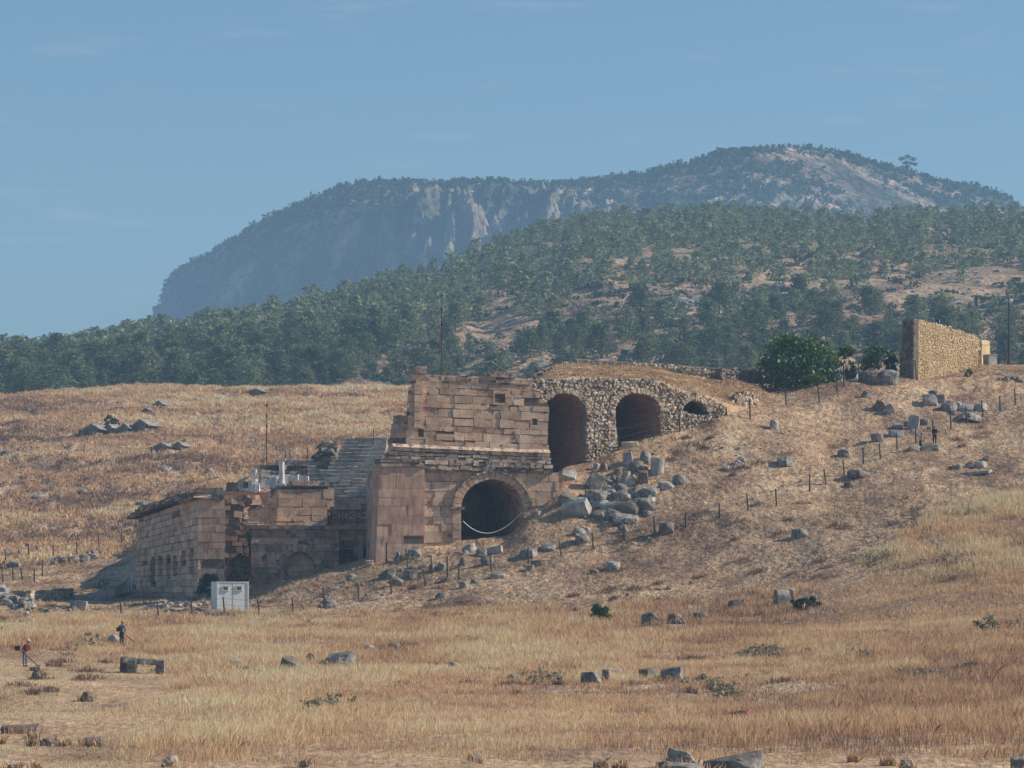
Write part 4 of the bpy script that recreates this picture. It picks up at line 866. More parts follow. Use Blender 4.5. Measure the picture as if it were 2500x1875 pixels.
# ------------------------------------------------------------------ the fig tree and bushes on the crest
def bush(name, label, cat, px, py, w, h, d, mat_, leaf, nl, per, seed, trunk=True, flat=.75, tall=1.0):
    rg_ = np.random.default_rng(seed); b0 = P(px, py, d) if d else G(px, py); dd = b0.y; W_ = w*dd/F; H_ = h*dd/F
    t_ = thing(name, b0, label, cat); cs = []; rs = []
    for k in range(nl):
        a = rg_.uniform(0, 6.28); r = rg_.random()**.5; zz = rg_.random()
        R = W_/2*math.sqrt(max(.05, 1-(abs(zz-.25)/.78)**2.4)); r = max(r, rg_.random()*.97)*.93
        cs.append([b0.x+R*r*math.cos(a), b0.y+R*r*math.sin(a)*.8, b0.z+H_*(.08+.80*zz)]); rs.append((min(W_, H_)*.5+(W_*H_)**.5*.5)*rg_.uniform(.13, .24))
    V, Fq = leaf_cloud(rg_, cs, rs, per, leaf, flat); m_ = MB(); m_.add(V, Fq, np.repeat(rg_.random(len(V)//4), 4)); m_.build('crown', mat_, t_)
    m_ = MB()
    for k in range(5):
        c = cs[k*3 % nl]; m_.tube([b0+Vector((0, 0, -.1)), (Vector(c)+b0)/2+Vector((0, 0, H_*.05)), Vector(c)], [W_*.02+.02, W_*.012+.012, .01], 5)
    m_.build('trunk' if trunk else 'stem', M_bark, t_); return t_
bush('fig_tree', 'big round dark green fig tree on the crest left of the yellow wall', 'tree', 1946, 950, 212, 136, 341, M_fig, .17, 130, 62, 11)
bush('fig_tree', 'narrow upright green shoot just right of the big fig tree', 'tree', 2068, 930, 46, 95, 344, M_fig, .15, 22, 50, 12)
bush('bush', 'smaller bright green bush behind the boulders beside the yellow wall', 'bush', 2143, 905, 88, 60, 349, M_fig, .14, 34, 45, 13)
bush('bush', 'dark low bush at the foot of the yellow wall', 'bush', 2178, 905, 36, 36, 348, M_scrub, .13, 14, 40, 14)
bush('shrub', 'small vivid green shrub alone in the dry grass left of the square stone blocks', 'shrub', 1469, 1520, 62, 46, None, M_green, .10, 34, 46, 15, False)
bush('shrub', 'dark green mound of leaves against the tall grey square block', 'shrub', 1965, 1490, 72, 34, None, M_scrub, .09, 26, 40, 16, False)
bush('shrub', 'sprawling pale green shrub in the grass at the right edge', 'shrub', 2410, 1550, 76, 50, None, M_weed, .07, 22, 30, 17, False)
bush('shrub', 'tiny green sprout growing low against the foot of the yellow wall right side', 'shrub', 2366, 925, 22, 26, 343, M_green, .10, 8, 30, 18, False)
bush('shrub', 'dark shrub at the foot of the stage wall behind the white cabin', 'shrub', 512, 1452, 60, 52, 296, M_scrub, .12, 26, 50, 19, False)
bush('shrub', 'low green shrub right of the rusty fallen slab in the tall grass', 'shrub', 2085, 1592, 80, 20, None, M_weed, .06, 16, 30, 20, False)
bush('shrub', 'flat green shrub below the sprawling one near the right edge', 'shrub', 2368, 1645, 78, 26, None, M_weed, .07, 18, 30, 21, False)
bush('shrub', 'green weeds growing behind the worker in the hat', 'shrub', 218, 1566, 70, 20, None, M_weed, .06, 18, 30, 22, False)
bush('shrub', 'small green bush on the roof-shaped tomb of the row', 'shrub', 268, 1042, 44, 28, None, M_scrub, .14, 14, 30, 23, False)

# ------------------------------------------------------------------ dry grass, tuft by tuft
def attr_mat(name, stops, transl=.35):
    m = bpy.data.materials.new(name); m.use_nodes = True; t = m.node_tree; b = t.nodes['Principled BSDF']; b.inputs['Roughness'].default_value = .85; b.inputs['Specular IOR Level'].default_value = .15
    a = t.nodes.new('ShaderNodeAttribute'); a.attribute_name = 'rnd'; r = t.nodes.new('ShaderNodeValToRGB')
    while len(r.color_ramp.elements) < len(stops): r.color_ramp.elements.new(.5)
    for e, (p, c) in zip(r.color_ramp.elements, stops): e.position = p; e.color = (*c, 1)
    t.links.new(a.outputs['Fac'], r.inputs[0]); t.links.new(r.outputs[0], b.inputs['Base Color'])
    tr = t.nodes.new('ShaderNodeBsdfTranslucent'); ms = t.nodes.new('ShaderNodeMixShader'); ms.inputs[0].default_value = transl
    t.links.new(r.outputs[0], tr.inputs[0]); t.links.new(b.outputs[0], ms.inputs[1]); t.links.new(tr.outputs[0], ms.inputs[2]); t.links.new(ms.outputs[0], t.nodes['Material Output'].inputs[0]); return m
M_grass = attr_mat('dry_grass', [(0, (.20, .135, .115)), (.22, (.33, .22, .16)), (.42, (.56, .35, .21)), (.6, (.66, .45, .27)), (.8, (.74, .56, .34)), (1, (.76, .66, .44))])
M_stub = attr_mat('stubble', [(0, (.17, .11, .085)), (.3, (.33, .22, .15)), (.6, (.54, .38, .23)), (1, (.68, .54, .34))])
def blades(name, X, Yv, Z, h, w, tone, material, label, seed, lean=.25):
    rg_ = np.random.default_rng(seed); n = len(X); a = rg_.uniform(0, math.pi, n); lx_ = rg_.normal(size=n)*lean*h; ly_ = rg_.normal(size=n)*lean*h
    b = np.stack([np.cos(a)*w/2, np.sin(a)*w/2, np.zeros(n)], 1); p = np.stack([X, Yv, Z-.03], 1)
    mid = p+np.stack([lx_*.35, ly_*.35, h*.6], 1); tip = p+np.stack([lx_, ly_, h], 1)
    V = np.stack([p-b, p+b, mid+b*.9, tip, mid-b*.9], 1).reshape(-1, 3); k = np.arange(n)*5
    Fq = np.stack([k, k+1, k+2, k+3, k+4], 1)
    m_ = MB(); m_.add(V, Fq, np.repeat(np.clip(tone, 0, 1), 5)); return tag(m_.build(name, material), label, None, None, 'stuff')
def dmaxf(px): return np.interp(px, [-200, 300, 1300, 1700, 1950, 2100, 2300, 2500, 2700], [283, 284, 266, 260, 262, 268, 284, 290, 295])
n = 780000; gp = rgt.uniform(-520, 3020, n); gd = np.sqrt(rgt.uniform(117**2, 296**2, n)); k = gd < dmaxf(gp)+(fbm(gp/90, gd/9, 96)-.5)*10; gp, gd = gp[k], gd[k]
gx = (gp-CX)*gd/F; gz = Hpd(gp, gd)
band = fbm(gx/7, gd/16, 101, 4)*.6+fbm(gx/14, gd/5, 102, 3)*.4; big = fbm(gx/14, gd/30, 103, 2); lump = fbm(gx/2.5, gd/2.5, 105, 3)
tone = (band-.5)*1.5+.64-.08*np.clip((gp-1200)/900, 0, 1)+(rgt.random(len(gx))-.5)*.5+(lump-.5)*.8
redder = np.clip((gp-900)/1600, 0, 1)*np.clip((285-gd)/60, 0, 1)*.14
tone = tone-redder+np.clip((gp-1850)/250, 0, 1)*np.clip((gd-246)/14, 0, 1)*.30
hh_ = (.30+.55*np.clip((big-.30)*2, 0, 1))*rgt.uniform(.6, 1.15, len(gx))*(.7+.6*lump)*np.clip(.35+band*1.3, .3, 1.2)
mow = (np.clip((430-gp+(fbm(gx/5, gd/12, 99)-.5)*520)/140, 0, 1)*np.clip((240-gd+(fbm(gx/4, gd/9, 98)-.5)*40)/22, 0, 1))
mow = np.maximum(mow, np.clip((127+(fbm(gp/130, gd/3, 97, 3)-.45)*26-gd)/6, 0, 1)); hh_ = hh_*(1-.82*mow)
tone = tone+mow*.12
k = rgt.random(len(gx)) < np.clip((lump-.25)*2.6+band-.35, .12, 1)
blades('tall_dry_grass', gx[k], gd[k], gz[k], hh_[k], rgt.uniform(.014, .040, k.sum())*(gd[k]/170)**.8, tone[k], M_grass, 'tall dry orange and straw-coloured grass filling the field', 31, .24)
# stubble on the slope
n = 215000; gp = rgt.uniform(-520, 3020, n); gd = np.sqrt(rgt.uniform(262**2, 352**2, n)); gx = (gp-CX)*gd/F
dmx = np.interp(gp, [-200, 0, 150, 320, 480, 482.5, 555, 610, 912, 915, 1310, 1320, 1500, 1790, 1860, 1900, 2700], [400, 400, 400, 317, 299, 299, 301.5, 302.5, 302.5, 294.5, 299, 308, 311.5, 318, 334, 352, 400])
k = (gd > dmaxf(gp)-4) & (gd < dmx); gp, gd, gx = gp[k], gd[k], gx[k]
lump = fbm(gx/1.3, gd/1.3, 111, 3); band = fbm(gx/12, gd/8, 113, 3)
tone = .40+(band-.5)*1.5+(lump-.5)*.9+(rgt.random(len(gx))-.5)*.5
h_ = rgt.uniform(.05, .17, len(gx))*(.4+1.5*lump)*np.clip(.3+band*1.5, .4, 1.5)
k = rgt.random(len(gx)) < np.clip((lump-.30)*3.5, .06, 1)
blades('stubble', gx[k], gd[k], Hpd(gp[k], gd[k]), h_[k], rgt.uniform(.05, .12, k.sum()), tone[k], M_stub, 'short mown stubble over the near slope', 32, .9)
# rear field
n = 250000; gp = rgt.uniform(-450, 1300, n); gd = np.sqrt(rgt.uniform(352**2, 585**2, n)); gx = (gp-CX)*gd/F
lump = fbm(gx/2.0, gd/2.0, 121, 3); band = fbm(gx/26, gd/12, 123, 4)
tone = .45+(band-.5)*1.9+(lump-.5)*.8+(rgt.random(len(gx))-.5)*.35
h_ = rgt.uniform(.2, .55, len(gx))*(.3+1.5*lump)
k = rgt.random(len(gx)) < np.clip((lump-.28)*3.5, .08, 1)
blades('rear_field_grass', gx[k], gd[k], Hpd(gp[k], gd[k]), h_[k], rgt.uniform(.10, .24, k.sum()), tone[k], M_grass, 'dry brown and straw tufts over the rear field behind the theatre', 33, .4)
# on the earth bank
bi = rgt.integers(2, BANK[0].shape[0]-8, 16000); bj = rgt.integers(1, BANK[0].shape[1]-2, 16000); u = rgt.random(16000)
bxx = BANK[0][bi, bj]*(1-u)+BANK[0][bi, bj+1]*u; byy = BANK[1][bi, bj]; bzz = BANK[2][bi, bj]*(1-u)+BANK[2][bi, bj+1]*u
blades('bank_grass', bxx, byy+rgt.uniform(-.2, .2, 16000), bzz, rgt.uniform(.08, .30, 16000), rgt.uniform(.05, .11, 16000), .62+(fbm(bxx/3, byy/2, 131)-.5)*1.0+(rgt.random(16000)-.5)*.4, M_stub, 'thin straw on the earth bank over the vaults', 34, .7)
# dry weeds: brown twiggy clumps in field and slope
wp = rgt.uniform(0, 2500, 420); wd_ = np.sqrt(rgt.uniform(175**2, 330**2, 420)); wx = (wp-CX)*wd_/F
k = (fbm(wx/20, wd_/12, 141, 3) > .5) & (wd_ < np.interp(wp, [0, 300, 480, 900, 1310, 1900, 2500], [330, 300, 295, 290, 295, 330, 340])); wp, wd_, wx = wp[k], wd_[k], wx[k]
cnt = 90; rr = np.repeat(rgt.uniform(.25, .8, len(wx)), cnt); aa = rgt.uniform(0, 6.28, len(rr)); r2 = rr*rgt.random(len(rr))**.6
qx = np.repeat(wx, cnt)+r2*np.cos(aa)*1.5; qy = np.repeat(wd_, cnt)+r2*np.sin(aa)
blades('dead_weeds', qx, qy, H(qx, qy), rgt.uniform(.2, .6, len(rr))*(1-.5*(r2/rr)), rgt.uniform(.025, .06, len(rr)), rgt.uniform(0, .22, len(rr)), M_grass, 'dark brown dead weeds standing in clumps', 35, .5)

# grey-green weeds creeping through the grass
spots_ = [(1860, 1598, 40), (2080, 1602, 50), (2260, 1655, 50), (1760, 1690, 40), (2330, 1380, 50), (2140, 1370, 40), (1330, 1660, 30), (780, 1725, 40), (230, 1572, 40), (1180, 1562, 40), (2240, 1270, 30), (1530, 1302, 30), (1000, 1380, 30)]
ax2 = []; ay2 = []
for (a_, b_, w_) in spots_:
    g = G(a_, b_); k_ = int(w_*.9); ax2 += list(g.x+rgt.normal(size=k_)*w_*g.y/F*.7); ay2 += list(g.y+rgt.normal(size=k_)*3.5)
ax2 = np.array(ax2); ay2 = np.array(ay2)
blobs('green_weeds', ax2, ay2, H(ax2, ay2), rgt.uniform(.15, .42, len(ax2)), 26, M_weed, .22, .9, 17, 'grey-green weeds creeping in patches through the dry grass', .6)
# ------------------------------------------------------------------ stones, each its own object
FR = []; rgq_ = np.random.default_rng(55)
def stone(box, kind='block', label='', cat='stone', group=None, m=None, rz=None, tilt=0.0, roll=0.0, dep=.8, sink=.16, seed=None, name=None, dmin=100):
    x0, y0, x1, y1 = box; seed = seed if seed is not None else int(x0*31+y1*17)
    rg_ = np.random.default_rng(seed); px = (x0+x1)/2; d = hit(px, y1, dmin)
    if not group or rgq_.random() < .6: FR.append(((px-CX)*d/F, d, (x1-x0)*d/F))
    g = Vector(((px-CX)*d/F, d, float(Hpd(px, d)))); W_ = (x1-x0)*d/F; H_ = (y1-y0)*d/F
    zb = (Y0-y1)*d/F
    if g.z-zb > .6: g.z = zb
    D_ = min(W_*dep, 2.2); n = 5
    lin = np.linspace(-1, 1, n); V = []; idx = {}; Fq = []
    def vid(i, j, k):
        if (i, j, k) not in idx: idx[(i, j, k)] = len(V); V.append([lin[i], lin[j], lin[k]])
        return idx[(i, j, k)]
    for a in range(n-1):
        for b in range(n-1):
            for s_, t_ in ((0, 1), (n-1, -1)):
                for ax in range(3):
                    def v(p, q):
                        c = [0, 0, 0]; c[ax] = s_; c[(ax+1) % 3] = p; c[(ax+2) % 3] = q; return vid(*c)
                    f = [v(a, b), v(a+1, b), v(a+1, b+1), v(a, b+1)]; Fq.append(f[::-1] if t_ > 0 else f)
    V = np.array(V)
    if kind == 'drum':
        r = np.maximum(np.abs(V[:, 0]), np.abs(V[:, 1])); ang = np.arctan2(V[:, 1], V[:, 0]); V[:, 0] = r*np.cos(ang); V[:, 1] = r*np.sin(ang); rd = 0; ns = .03
    else:
        rd = {'block': .09, 'rock': .32, 'slab': .07, 'boulder': .6}.get(kind, .2); ns = {'block': .10, 'rock': .26, 'slab': .08, 'boulder': .17}.get(kind, .1)
        sph = V/np.linalg.norm(V, axis=1)[:, None]*1.12; V = V*(1-rd)+sph*rd
    o = rg_.random(3)*50
    nzv = np.stack([fbm(V[:, 0]*1.3+o[0]+V[:, 2], V[:, 1]*1.3+o[1]-V[:, 2]*.7, 7, 3), fbm(V[:, 1]*1.3+o[1], V[:, 2]*1.3+o[2]+V[:, 0], 8, 3), fbm(V[:, 2]*1.3+o[2], V[:, 0]*1.3+o[0]+V[:, 1], 9, 3)], 1)-.5
    V = V+nzv*ns*2.6
    if kind == 'block' and rg_.random() < .6:       # a broken corner
        c = np.array([rg_.choice([-1, 1]), -1, 1]); dd = np.linalg.norm(V-c, axis=1); V -= c*(np.clip(.9-dd, 0, 1)*.45)[:, None]
    if kind != 'drum':
        for c_ in range({'block': 3, 'slab': 3, 'rock': 8, 'boulder': 5}.get(kind, 4)):   # knocked-off corners and edges
            nn = rg_.normal(size=3); nn[2] = abs(nn[2])*.8; nn[1] = -abs(nn[1]); nn /= np.linalg.norm(nn); dm = rg_.uniform(.80, 1.15) if kind in ('block', 'slab') else rg_.uniform(.62, .95)
            ex = V @ nn-dm; V = V-np.clip(ex, 0, None)[:, None]*nn
    V = V*np.array([W_/2, D_/2, H_/2])
    if tilt == 0 and kind in ('block', 'slab', 'rock'): tilt = rg_.uniform(-.22, .16); roll = roll or rg_.uniform(-.1, .3)
    R = Euler((roll, tilt, 0)).to_matrix() if kind != 'drum' else Euler((roll, tilt, 0)).to_matrix()
    Z_ = Euler((0, 0, rg_.uniform(-.45, .15) if rz is None else rz)).to_matrix()
    V = V @ np.array(R).T @ np.array(Z_).T
    V[:, 2] += H_/2-sink*H_-(0)
    m_ = MB(); m_.add(V+np.array(g), Fq, rg_.random())
    nm = name or {'block': 'stone_block', 'rock': 'rock', 'slab': 'stone_slab', 'drum': 'column_drum', 'boulder': 'boulder'}[kind]
    mt = m or (M_grey if rg_.random() < .75 else (M_greywarm if rg_.random() < .5 else M_greypale))
    return tag(m_.build(nm, mt, origin=g), label, cat, group)
B, R_, S_, D_, BO = 'block', 'rock', 'slab', 'drum', 'boulder'
HEAP = 'on the big stone heap right of the doorway block'
for box, k, lab, kw in [
 ((1363, 1149, 1406, 1172), S_, 'pale flat slab with a small hole lying against the right end of the doorway block', dict(m=M_greypale, rz=-.1, roll=.35)),
 ((1434, 1149, 1474, 1191), B, 'big grey prism-shaped stone leaning at the top left of the stone heap', dict(m=M_grey, tilt=.5)),
 ((1366, 1204, 1405, 1236), B, 'small tilted stone with a bright edge at the lower left end of the heap', dict(tilt=.6)),
 ((1406, 1204, 1428, 1222), R_, 'little stone with a sunlit right face below the big prism stone', dict()),
 ((1371, 1222, 1440, 1258), S_, 'long whitish lichen-spotted slab tilted towards the viewer at the front of the heap', dict(m=M_greypale, tilt=-.22, roll=.5, dep=.45)),
 ((1428, 1196, 1482, 1224), B, 'long dark rough block lying across the middle left of the heap', dict(m=M_grey, tilt=.02)),
 ((1442, 1222, 1482, 1240), R_, 'low pale triangular rock in front of the long dark block', dict(m=M_greypale)),
 ((1466, 1226, 1509, 1249), B, 'pale block with rounded top behind the six-sided stone', dict(m=M_greypale, tilt=-.15)),
 ((1477, 1241, 1511, 1272), B, 'six-sided block with a pale rim at the front of the heap', dict(m=M_grey, tilt=.35)),
 ((1436, 1246, 1478, 1264), R_, 'dark low rock in shade left of the six-sided block', dict(m=M_greywarm)),
 ((1499, 1258, 1557, 1277), S_, 'flat slab half sunk in the ground right of the six-sided block', dict(m=M_grey)),
 ((1508, 1222, 1562, 1251), B, 'wide block with a scooped top in the right part of the heap', dict(m=M_greywarm, tilt=.1)),
 ((1558, 1215, 1593, 1254), B, 'tall squarish block at the right end of the heap', dict(m=M_grey)),
 ((1566, 1245, 1593, 1258), R_, 'small stone at the foot of the tall squarish block', dict()),
 ((1533, 1188, 1571, 1215), BO, 'large rounded grey boulder in the upper right of the heap', dict(m=M_grey)),
 ((1496, 1197, 1534, 1222), B, 'grey tilted block in the centre of the heap', dict(m=M_grey, tilt=-.3)),
 ((1517, 1203, 1535, 1222), B, 'short post-like block with a sunlit side in the centre of the heap', dict(tilt=.1)),
 ((1501, 1178, 1530, 1203), R_, 'pinkish grey rock above the centre of the heap', dict(m=M_greywarm)),
 ((1472, 1185, 1496, 1202), S_, 'thin pale slab standing on edge near the prism stone', dict(m=M_greypale, tilt=.4)),
 ((1454, 1172, 1476, 1190), R_, 'pale stone against the foot of the prism stone', dict(m=M_greypale)),
 ((1516, 1165, 1552, 1188), R_, 'smooth pale rock above the rounded boulder', dict(m=M_greypale, tilt=-.2)),
 ((1570, 1189, 1606, 1209), S_, 'low flat slab trailing off right of the rounded boulder', dict(m=M_grey)),
 ((1609, 1175, 1645, 1193), B, 'neat low rectangular block alone right of the heap', dict(m=M_greypale, rz=.25)),
 ((1643, 1157, 1674, 1182), BO, 'dark rounded stone behind the neat rectangular block', dict(m=M_grey)),
 ((1588, 1116, 1622, 1158), D_, 'standing column drum with a bright right side above the heap', dict(m=M_greypale, tilt=.08, dep=1)),
 ((1558, 1145, 1582, 1179), B, 'upright brown-grey block below the column drum', dict(m=M_greywarm)),
 ((1536, 1124, 1572, 1149), R_, 'mottled grey rock left of the column drum', dict(m=M_grey)),
 ((1521, 1105, 1544, 1137), S_, 'pale pointed slab standing upright with a long shadow', dict(m=M_greypale, tilt=-.1)),
 ((1562, 1095, 1589, 1128), BO, 'dark stone above and left of the column drum', dict(m=M_grey)),
 ((1464, 1130, 1485, 1152), BO, 'round grey stone near the mouth of the tall vault', dict(m=M_greywarm)),
 ((1448, 1131, 1466, 1148), R_, 'whitish stone beside the round stone near the tall vault', dict(m=M_greypale)),
 ((1498, 1144, 1518, 1160), R_, 'small brown stone between the vault and the heap', dict(m=M_greywarm)),
 ((1518, 1149, 1541, 1166), R_, 'small pale brown stone just right of its darker neighbour', dict(m=M_rub)),
 ((1517, 1076, 1558, 1092), B, 'long low block lying in the mouth of the middle vault', dict(m=M_rub, dep=.4, dmin=300)),
 ((1397, 1287, 1432, 1308), BO, 'dark rounded stone with a long shadow below the whitish slab', dict(m=M_grey)),
 ((1420, 1286, 1441, 1306), R_, 'pale stone touching the dark rounded stone by a fence post', dict(m=M_greypale)),
 ((1405, 1304, 1440, 1326), B, 'grey cube-like block just below the dark rounded stone', dict(m=M_grey)),
 ((1609, 1271, 1645, 1302), B, 'worn brownish block near the fence right of the heap', dict(m=M_greywarm)),
 ((1506, 1277, 1534, 1300), R_, 'weathered rock below the sunken slab', dict(m=M_grey)),
 ((1124, 1323, 1162, 1347), R_, 'pale rock pile in front of the doorway', dict(m=M_greypale)),
 ((1164, 1336, 1194, 1361), R_, 'grey rock with shadow right of the pale pile at the doorway', dict(m=M_grey)),
 ((1187, 1333, 1226, 1351), S_, 'flat pale slab below the right side of the doorway', dict(m=M_greypale)),
 ((1174, 1352, 1206, 1379), BO, 'rounded blue-grey boulder below the doorway', dict(m=M_grey)),
 ((1120, 1359, 1141, 1380), R_, 'pointed small rock left of the blue-grey boulder', dict()),
 ((1066, 1372, 1094, 1392), R_, 'low grey rocks under the left part of the doorway', dict()),
 ((1046, 1376, 1066, 1396), BO, 'dark low stone beside a fence post under the doorway', dict(m=M_grey)),
 ((1268, 1338, 1308, 1358), S_, 'flat-topped slab crossed by a fence post', dict(m=M_grey)),
 ((1322, 1333, 1355, 1345), S_, 'thin slab right of the flat-topped one', dict(m=M_grey)),
 ((1297, 1367, 1322, 1384), B, 'small square block below the flat-topped slab', dict(m=M_grey)),
 ((1284, 1377, 1305, 1394), BO, 'small dark rounded stone just left of the little square block', dict(m=M_greywarm)),
 ((1302, 1245, 1327, 1262), R_, 'small pale stones by the right jamb of the doorway', dict(m=M_greypale)),
 ((995, 1338, 1029, 1360), B, 'grey block in weeds at the foot of the tall pier', dict(m=M_grey)),
 ((962, 1345, 980, 1372), R_, 'jagged small stone at the foot of the tall pier', dict()),
 ((925, 1387, 965, 1416), R_, 'pair-left greenish grey boulder below the tall pier', dict(m=M_grey)),
 ((982, 1388, 1018, 1416), B, 'grey block with a bright right face beside the greenish boulder', dict(m=M_grey)),
 ((952, 1408, 984, 1430), B, 'tilted slab leaning on the block below the tall pier', dict(m=M_greywarm, tilt=.3)),
 ((1198, 1398, 1232, 1412), BO, 'dark low stone with sun on its right in the stubble', dict(m=M_grey)),
 ((1122, 1416, 1145, 1434), B, 'small grey block with a sunlit corner below the dark low stone', dict(m=M_grey)),
 ((1148, 1412, 1168, 1424), R_, 'tiny grey stone right of the small grey block', dict()),
 ((1062, 1446, 1088, 1462), R_, 'weathered grey stone near the grass edge', dict()),
 ((1482, 1376, 1512, 1394), B, 'small pale block alone in the stubble under the fence', dict(m=M_greypale)),
 ((1440, 1388, 1462, 1402), BO, 'dark pointed clod left of the small pale block', dict(m=M_greywarm)),
 ((788, 1462, 822, 1485), R_, 'dark grey stone beside the fence right of the white cabin', dict(m=M_grey)),
 ((846, 1400, 872, 1418), R_, 'small stones on the edge of the shadow below the passage', dict()),
 ((1880, 1022, 1902, 1046), B, 'small squarish block on the bare slope below the fig tree', dict(m=M_greypale, tilt=.15)),
 ((2135, 978, 2164, 1001), B, 'brownish upright block of the leaning pair on the slope', dict(m=M_greywarm, tilt=.5)),
 ((2162, 985, 2182, 1008), S_, 'pale leaning slab of the pair on the slope', dict(m=M_greypale, tilt=-.3)),
 ((2104, 956, 2124, 972), S_, 'thin slab stuck in the slope above the leaning pair', dict(tilt=.6)),
 ((2254, 962, 2288, 990), B, 'pale block with a broken top below the yellow wall', dict(m=M_greypale, tilt=.1)),
 ((2268, 952, 2290, 972), B, 'dark squared stone resting behind the pale broken block', dict(m=M_greywarm)),
 ((2287, 965, 2311, 984), B, 'grey block second from left in the row below the yellow wall', dict(m=M_grey)),
 ((2297, 980, 2334, 1005), R_, 'wide grey rock in the middle of the row below the yellow wall', dict(m=M_grey)),
 ((2330, 980, 2350, 998), R_, 'rounded pale rock right of the wide one in the row', dict(m=M_greypale)),
 ((2340, 990, 2377, 1004), S_, 'long pale slab in the right part of the row', dict(m=M_greypale)),
 ((2377, 983, 2408, 1003), B, 'squared block at the right end of the row by a fence post', dict(m=M_greypale)),
 ((2337, 1000, 2395, 1026), R_, 'largest dark flat rock under the right end of the row', dict(m=M_grey)),
 ((2318, 1002, 2336, 1014), R_, 'little rock beneath the middle of the row', dict()),
 ((2216, 1008, 2244, 1050), S_, 'tall pointed stone standing among low rocks above the two visitors', dict(m=M_greypale, tilt=.12, dep=.5)),
 ((2204, 1024, 2222, 1042), BO, 'dark rock left of the tall pointed stone', dict(m=M_greywarm)),
 ((2243, 1022, 2267, 1036), S_, 'slab lying right of the tall pointed stone', dict(m=M_greywarm)),
 ((2178, 1034, 2204, 1042), S_, 'thin slab lying left of the pointed stone group', dict()),
 ((2171, 1050, 2204, 1067), B, 'pale low block left of the fence post near the visitors', dict(m=M_greypale)),
 ((2127, 1055, 2156, 1076), B, 'grey slab-sided block left of the pale low block', dict(m=M_grey)),
 ((2219, 1047, 2241, 1060), R_, 'whitish stone at the foot of the pointed stone', dict(m=M_greypale)),
 ((2044, 1094, 2076, 1116), BO, 'rounded stone with a dark left half beside a fence post', dict(m=M_grey)),
 ((1895, 1112, 1943, 1138), BO, 'half-buried grey boulder on the bare slope', dict(m=M_grey)),
 ((2268, 1085, 2300, 1102), BO, 'dark oval stone at the feet of the visitor in black', dict(m=M_grey)),
 ((2248, 1088, 2272, 1104), S_, 'pale slab between the two visitors', dict(m=M_greypale)),
 ((2213, 1087, 2246, 1102), R_, 'orange-tan low rock at the feet of the visitor in lavender', dict(m=M_rub)),
 ((2262, 1042, 2276, 1052), BO, 'small brown clod above the visitors', dict(m=M_greywarm)),
 ((2318, 1134, 2356, 1146), R_, 'dark low rock at the left of the outcrop on the right slope', dict(m=M_greywarm)),
 ((2356, 1128, 2380, 1144), R_, 'dark middle rock of the outcrop on the right slope', dict(m=M_grey)),
 ((2380, 1124, 2412, 1144), R_, 'largest rock of the outcrop on the right slope', dict(m=M_greypale)),
 ((2398, 1110, 2416, 1124), BO, 'small dark rock crowning the outcrop', dict(m=M_greywarm)),
 ((2340, 1150, 2420, 1160), S_, 'long flat pale ledge in front of the outcrop', dict(m=M_greypale, dep=.5)),
 ((2068, 1146, 2124, 1168), BO, 'dark brown hummock of earth and stone in the slope', dict(m=M_greywarm)),
 ((2060, 1176, 2088, 1190), BO, 'small dark hummock below the larger one', dict(m=M_greywarm)),
 ((1934, 1288, 1972, 1311), R_, 'small peaked grey rock on the stubble right of centre', dict(m=M_grey)),
 ((2098, 876, 2136, 892), S_, 'flat pale capstone lying on the boulders by the bush', dict(m=M_greypale, dmin=300)),
 ((2098, 896, 2160, 938), R_, 'large grey boulder between the fig tree and the yellow wall', dict(m=M_greywarm, dmin=300)),
 ((2146, 898, 2196, 938), R_, 'large grey boulder touching the left end of the yellow wall', dict(m=M_grey, dmin=300)),
 ((2064, 904, 2100, 930), R_, 'pale leaning rock at the right foot of the fig tree', dict(m=M_greypale, dmin=300)),
 ((1571, 1490, 1606, 1528), B, 'square stone block leftmost of the line in the tall grass', dict(m=M_greywarm, rz=.4)),
 ((1636, 1492, 1666, 1522), B, 'upright block second of the line with a lump on top', dict(m=M_greywarm, rz=.4)),
 ((1656, 1506, 1674, 1524), R_, 'small stone touching the second block of the line', dict(m=M_grey)),
 ((1694, 1492, 1726, 1514), B, 'low block third of the line in the tall grass', dict(m=M_greywarm)),
 ((1781, 1462, 1815, 1490), B, 'squared block fourth of the line, higher up the field', dict(m=M_greywarm, rz=.3)),
 ((1856, 1452, 1870, 1470), BO, 'little dark stump-like stone left of the tall grey block', dict(m=M_greywarm)),
 ((1892, 1434, 1930, 1484), B, 'tallest grey square block with the leafy mound beside it', dict(m=M_grey, rz=.35)),
 ((1922, 1434, 1941, 1462), B, 'pale narrow block behind the tallest square block', dict(m=M_greypale)),
 ((1419, 1636, 1470, 1674), B, 'dark broad block left of the pair in the middle of the grass', dict(m=M_grey)),
 ((1470, 1631, 1493, 1668), B, 'dark square block of the pair in the middle of the grass', dict(m=M_grey)),
 ((1489, 1630, 1516, 1648), S_, 'pale flat top of a sunken slab right of the dark pair', dict(m=M_greypale)),
 ((1562, 1626, 1607, 1658), B, 'pinkish grey block left of two in the right middle of the grass', dict(m=M_greywarm)),
 ((1616, 1626, 1666, 1662), B, 'dark block right of two in the right middle of the grass', dict(m=M_grey)),
 ((1352, 1644, 1380, 1672), BO, 'dark lump almost hidden in grass left of the dark pair', dict(m=M_greywarm)),
 ((1700, 1640, 1730, 1662), BO, 'low grassy stone right of the two middle blocks', dict(m=M_greywarm)),
 ((1769, 1741, 1833, 1757), S_, 'low reddish slab sunk in the tall orange grass', dict(m=M_red, dep=.4, sink=-.3)),
 ((675, 1592, 742, 1646), BO, 'largest dark streaked boulder in the left middle grass', dict(m=M_greywarm)),
 ((746, 1590, 775, 1622), BO, 'narrow dark boulder between two large ones in the grass', dict(m=M_greywarm)),
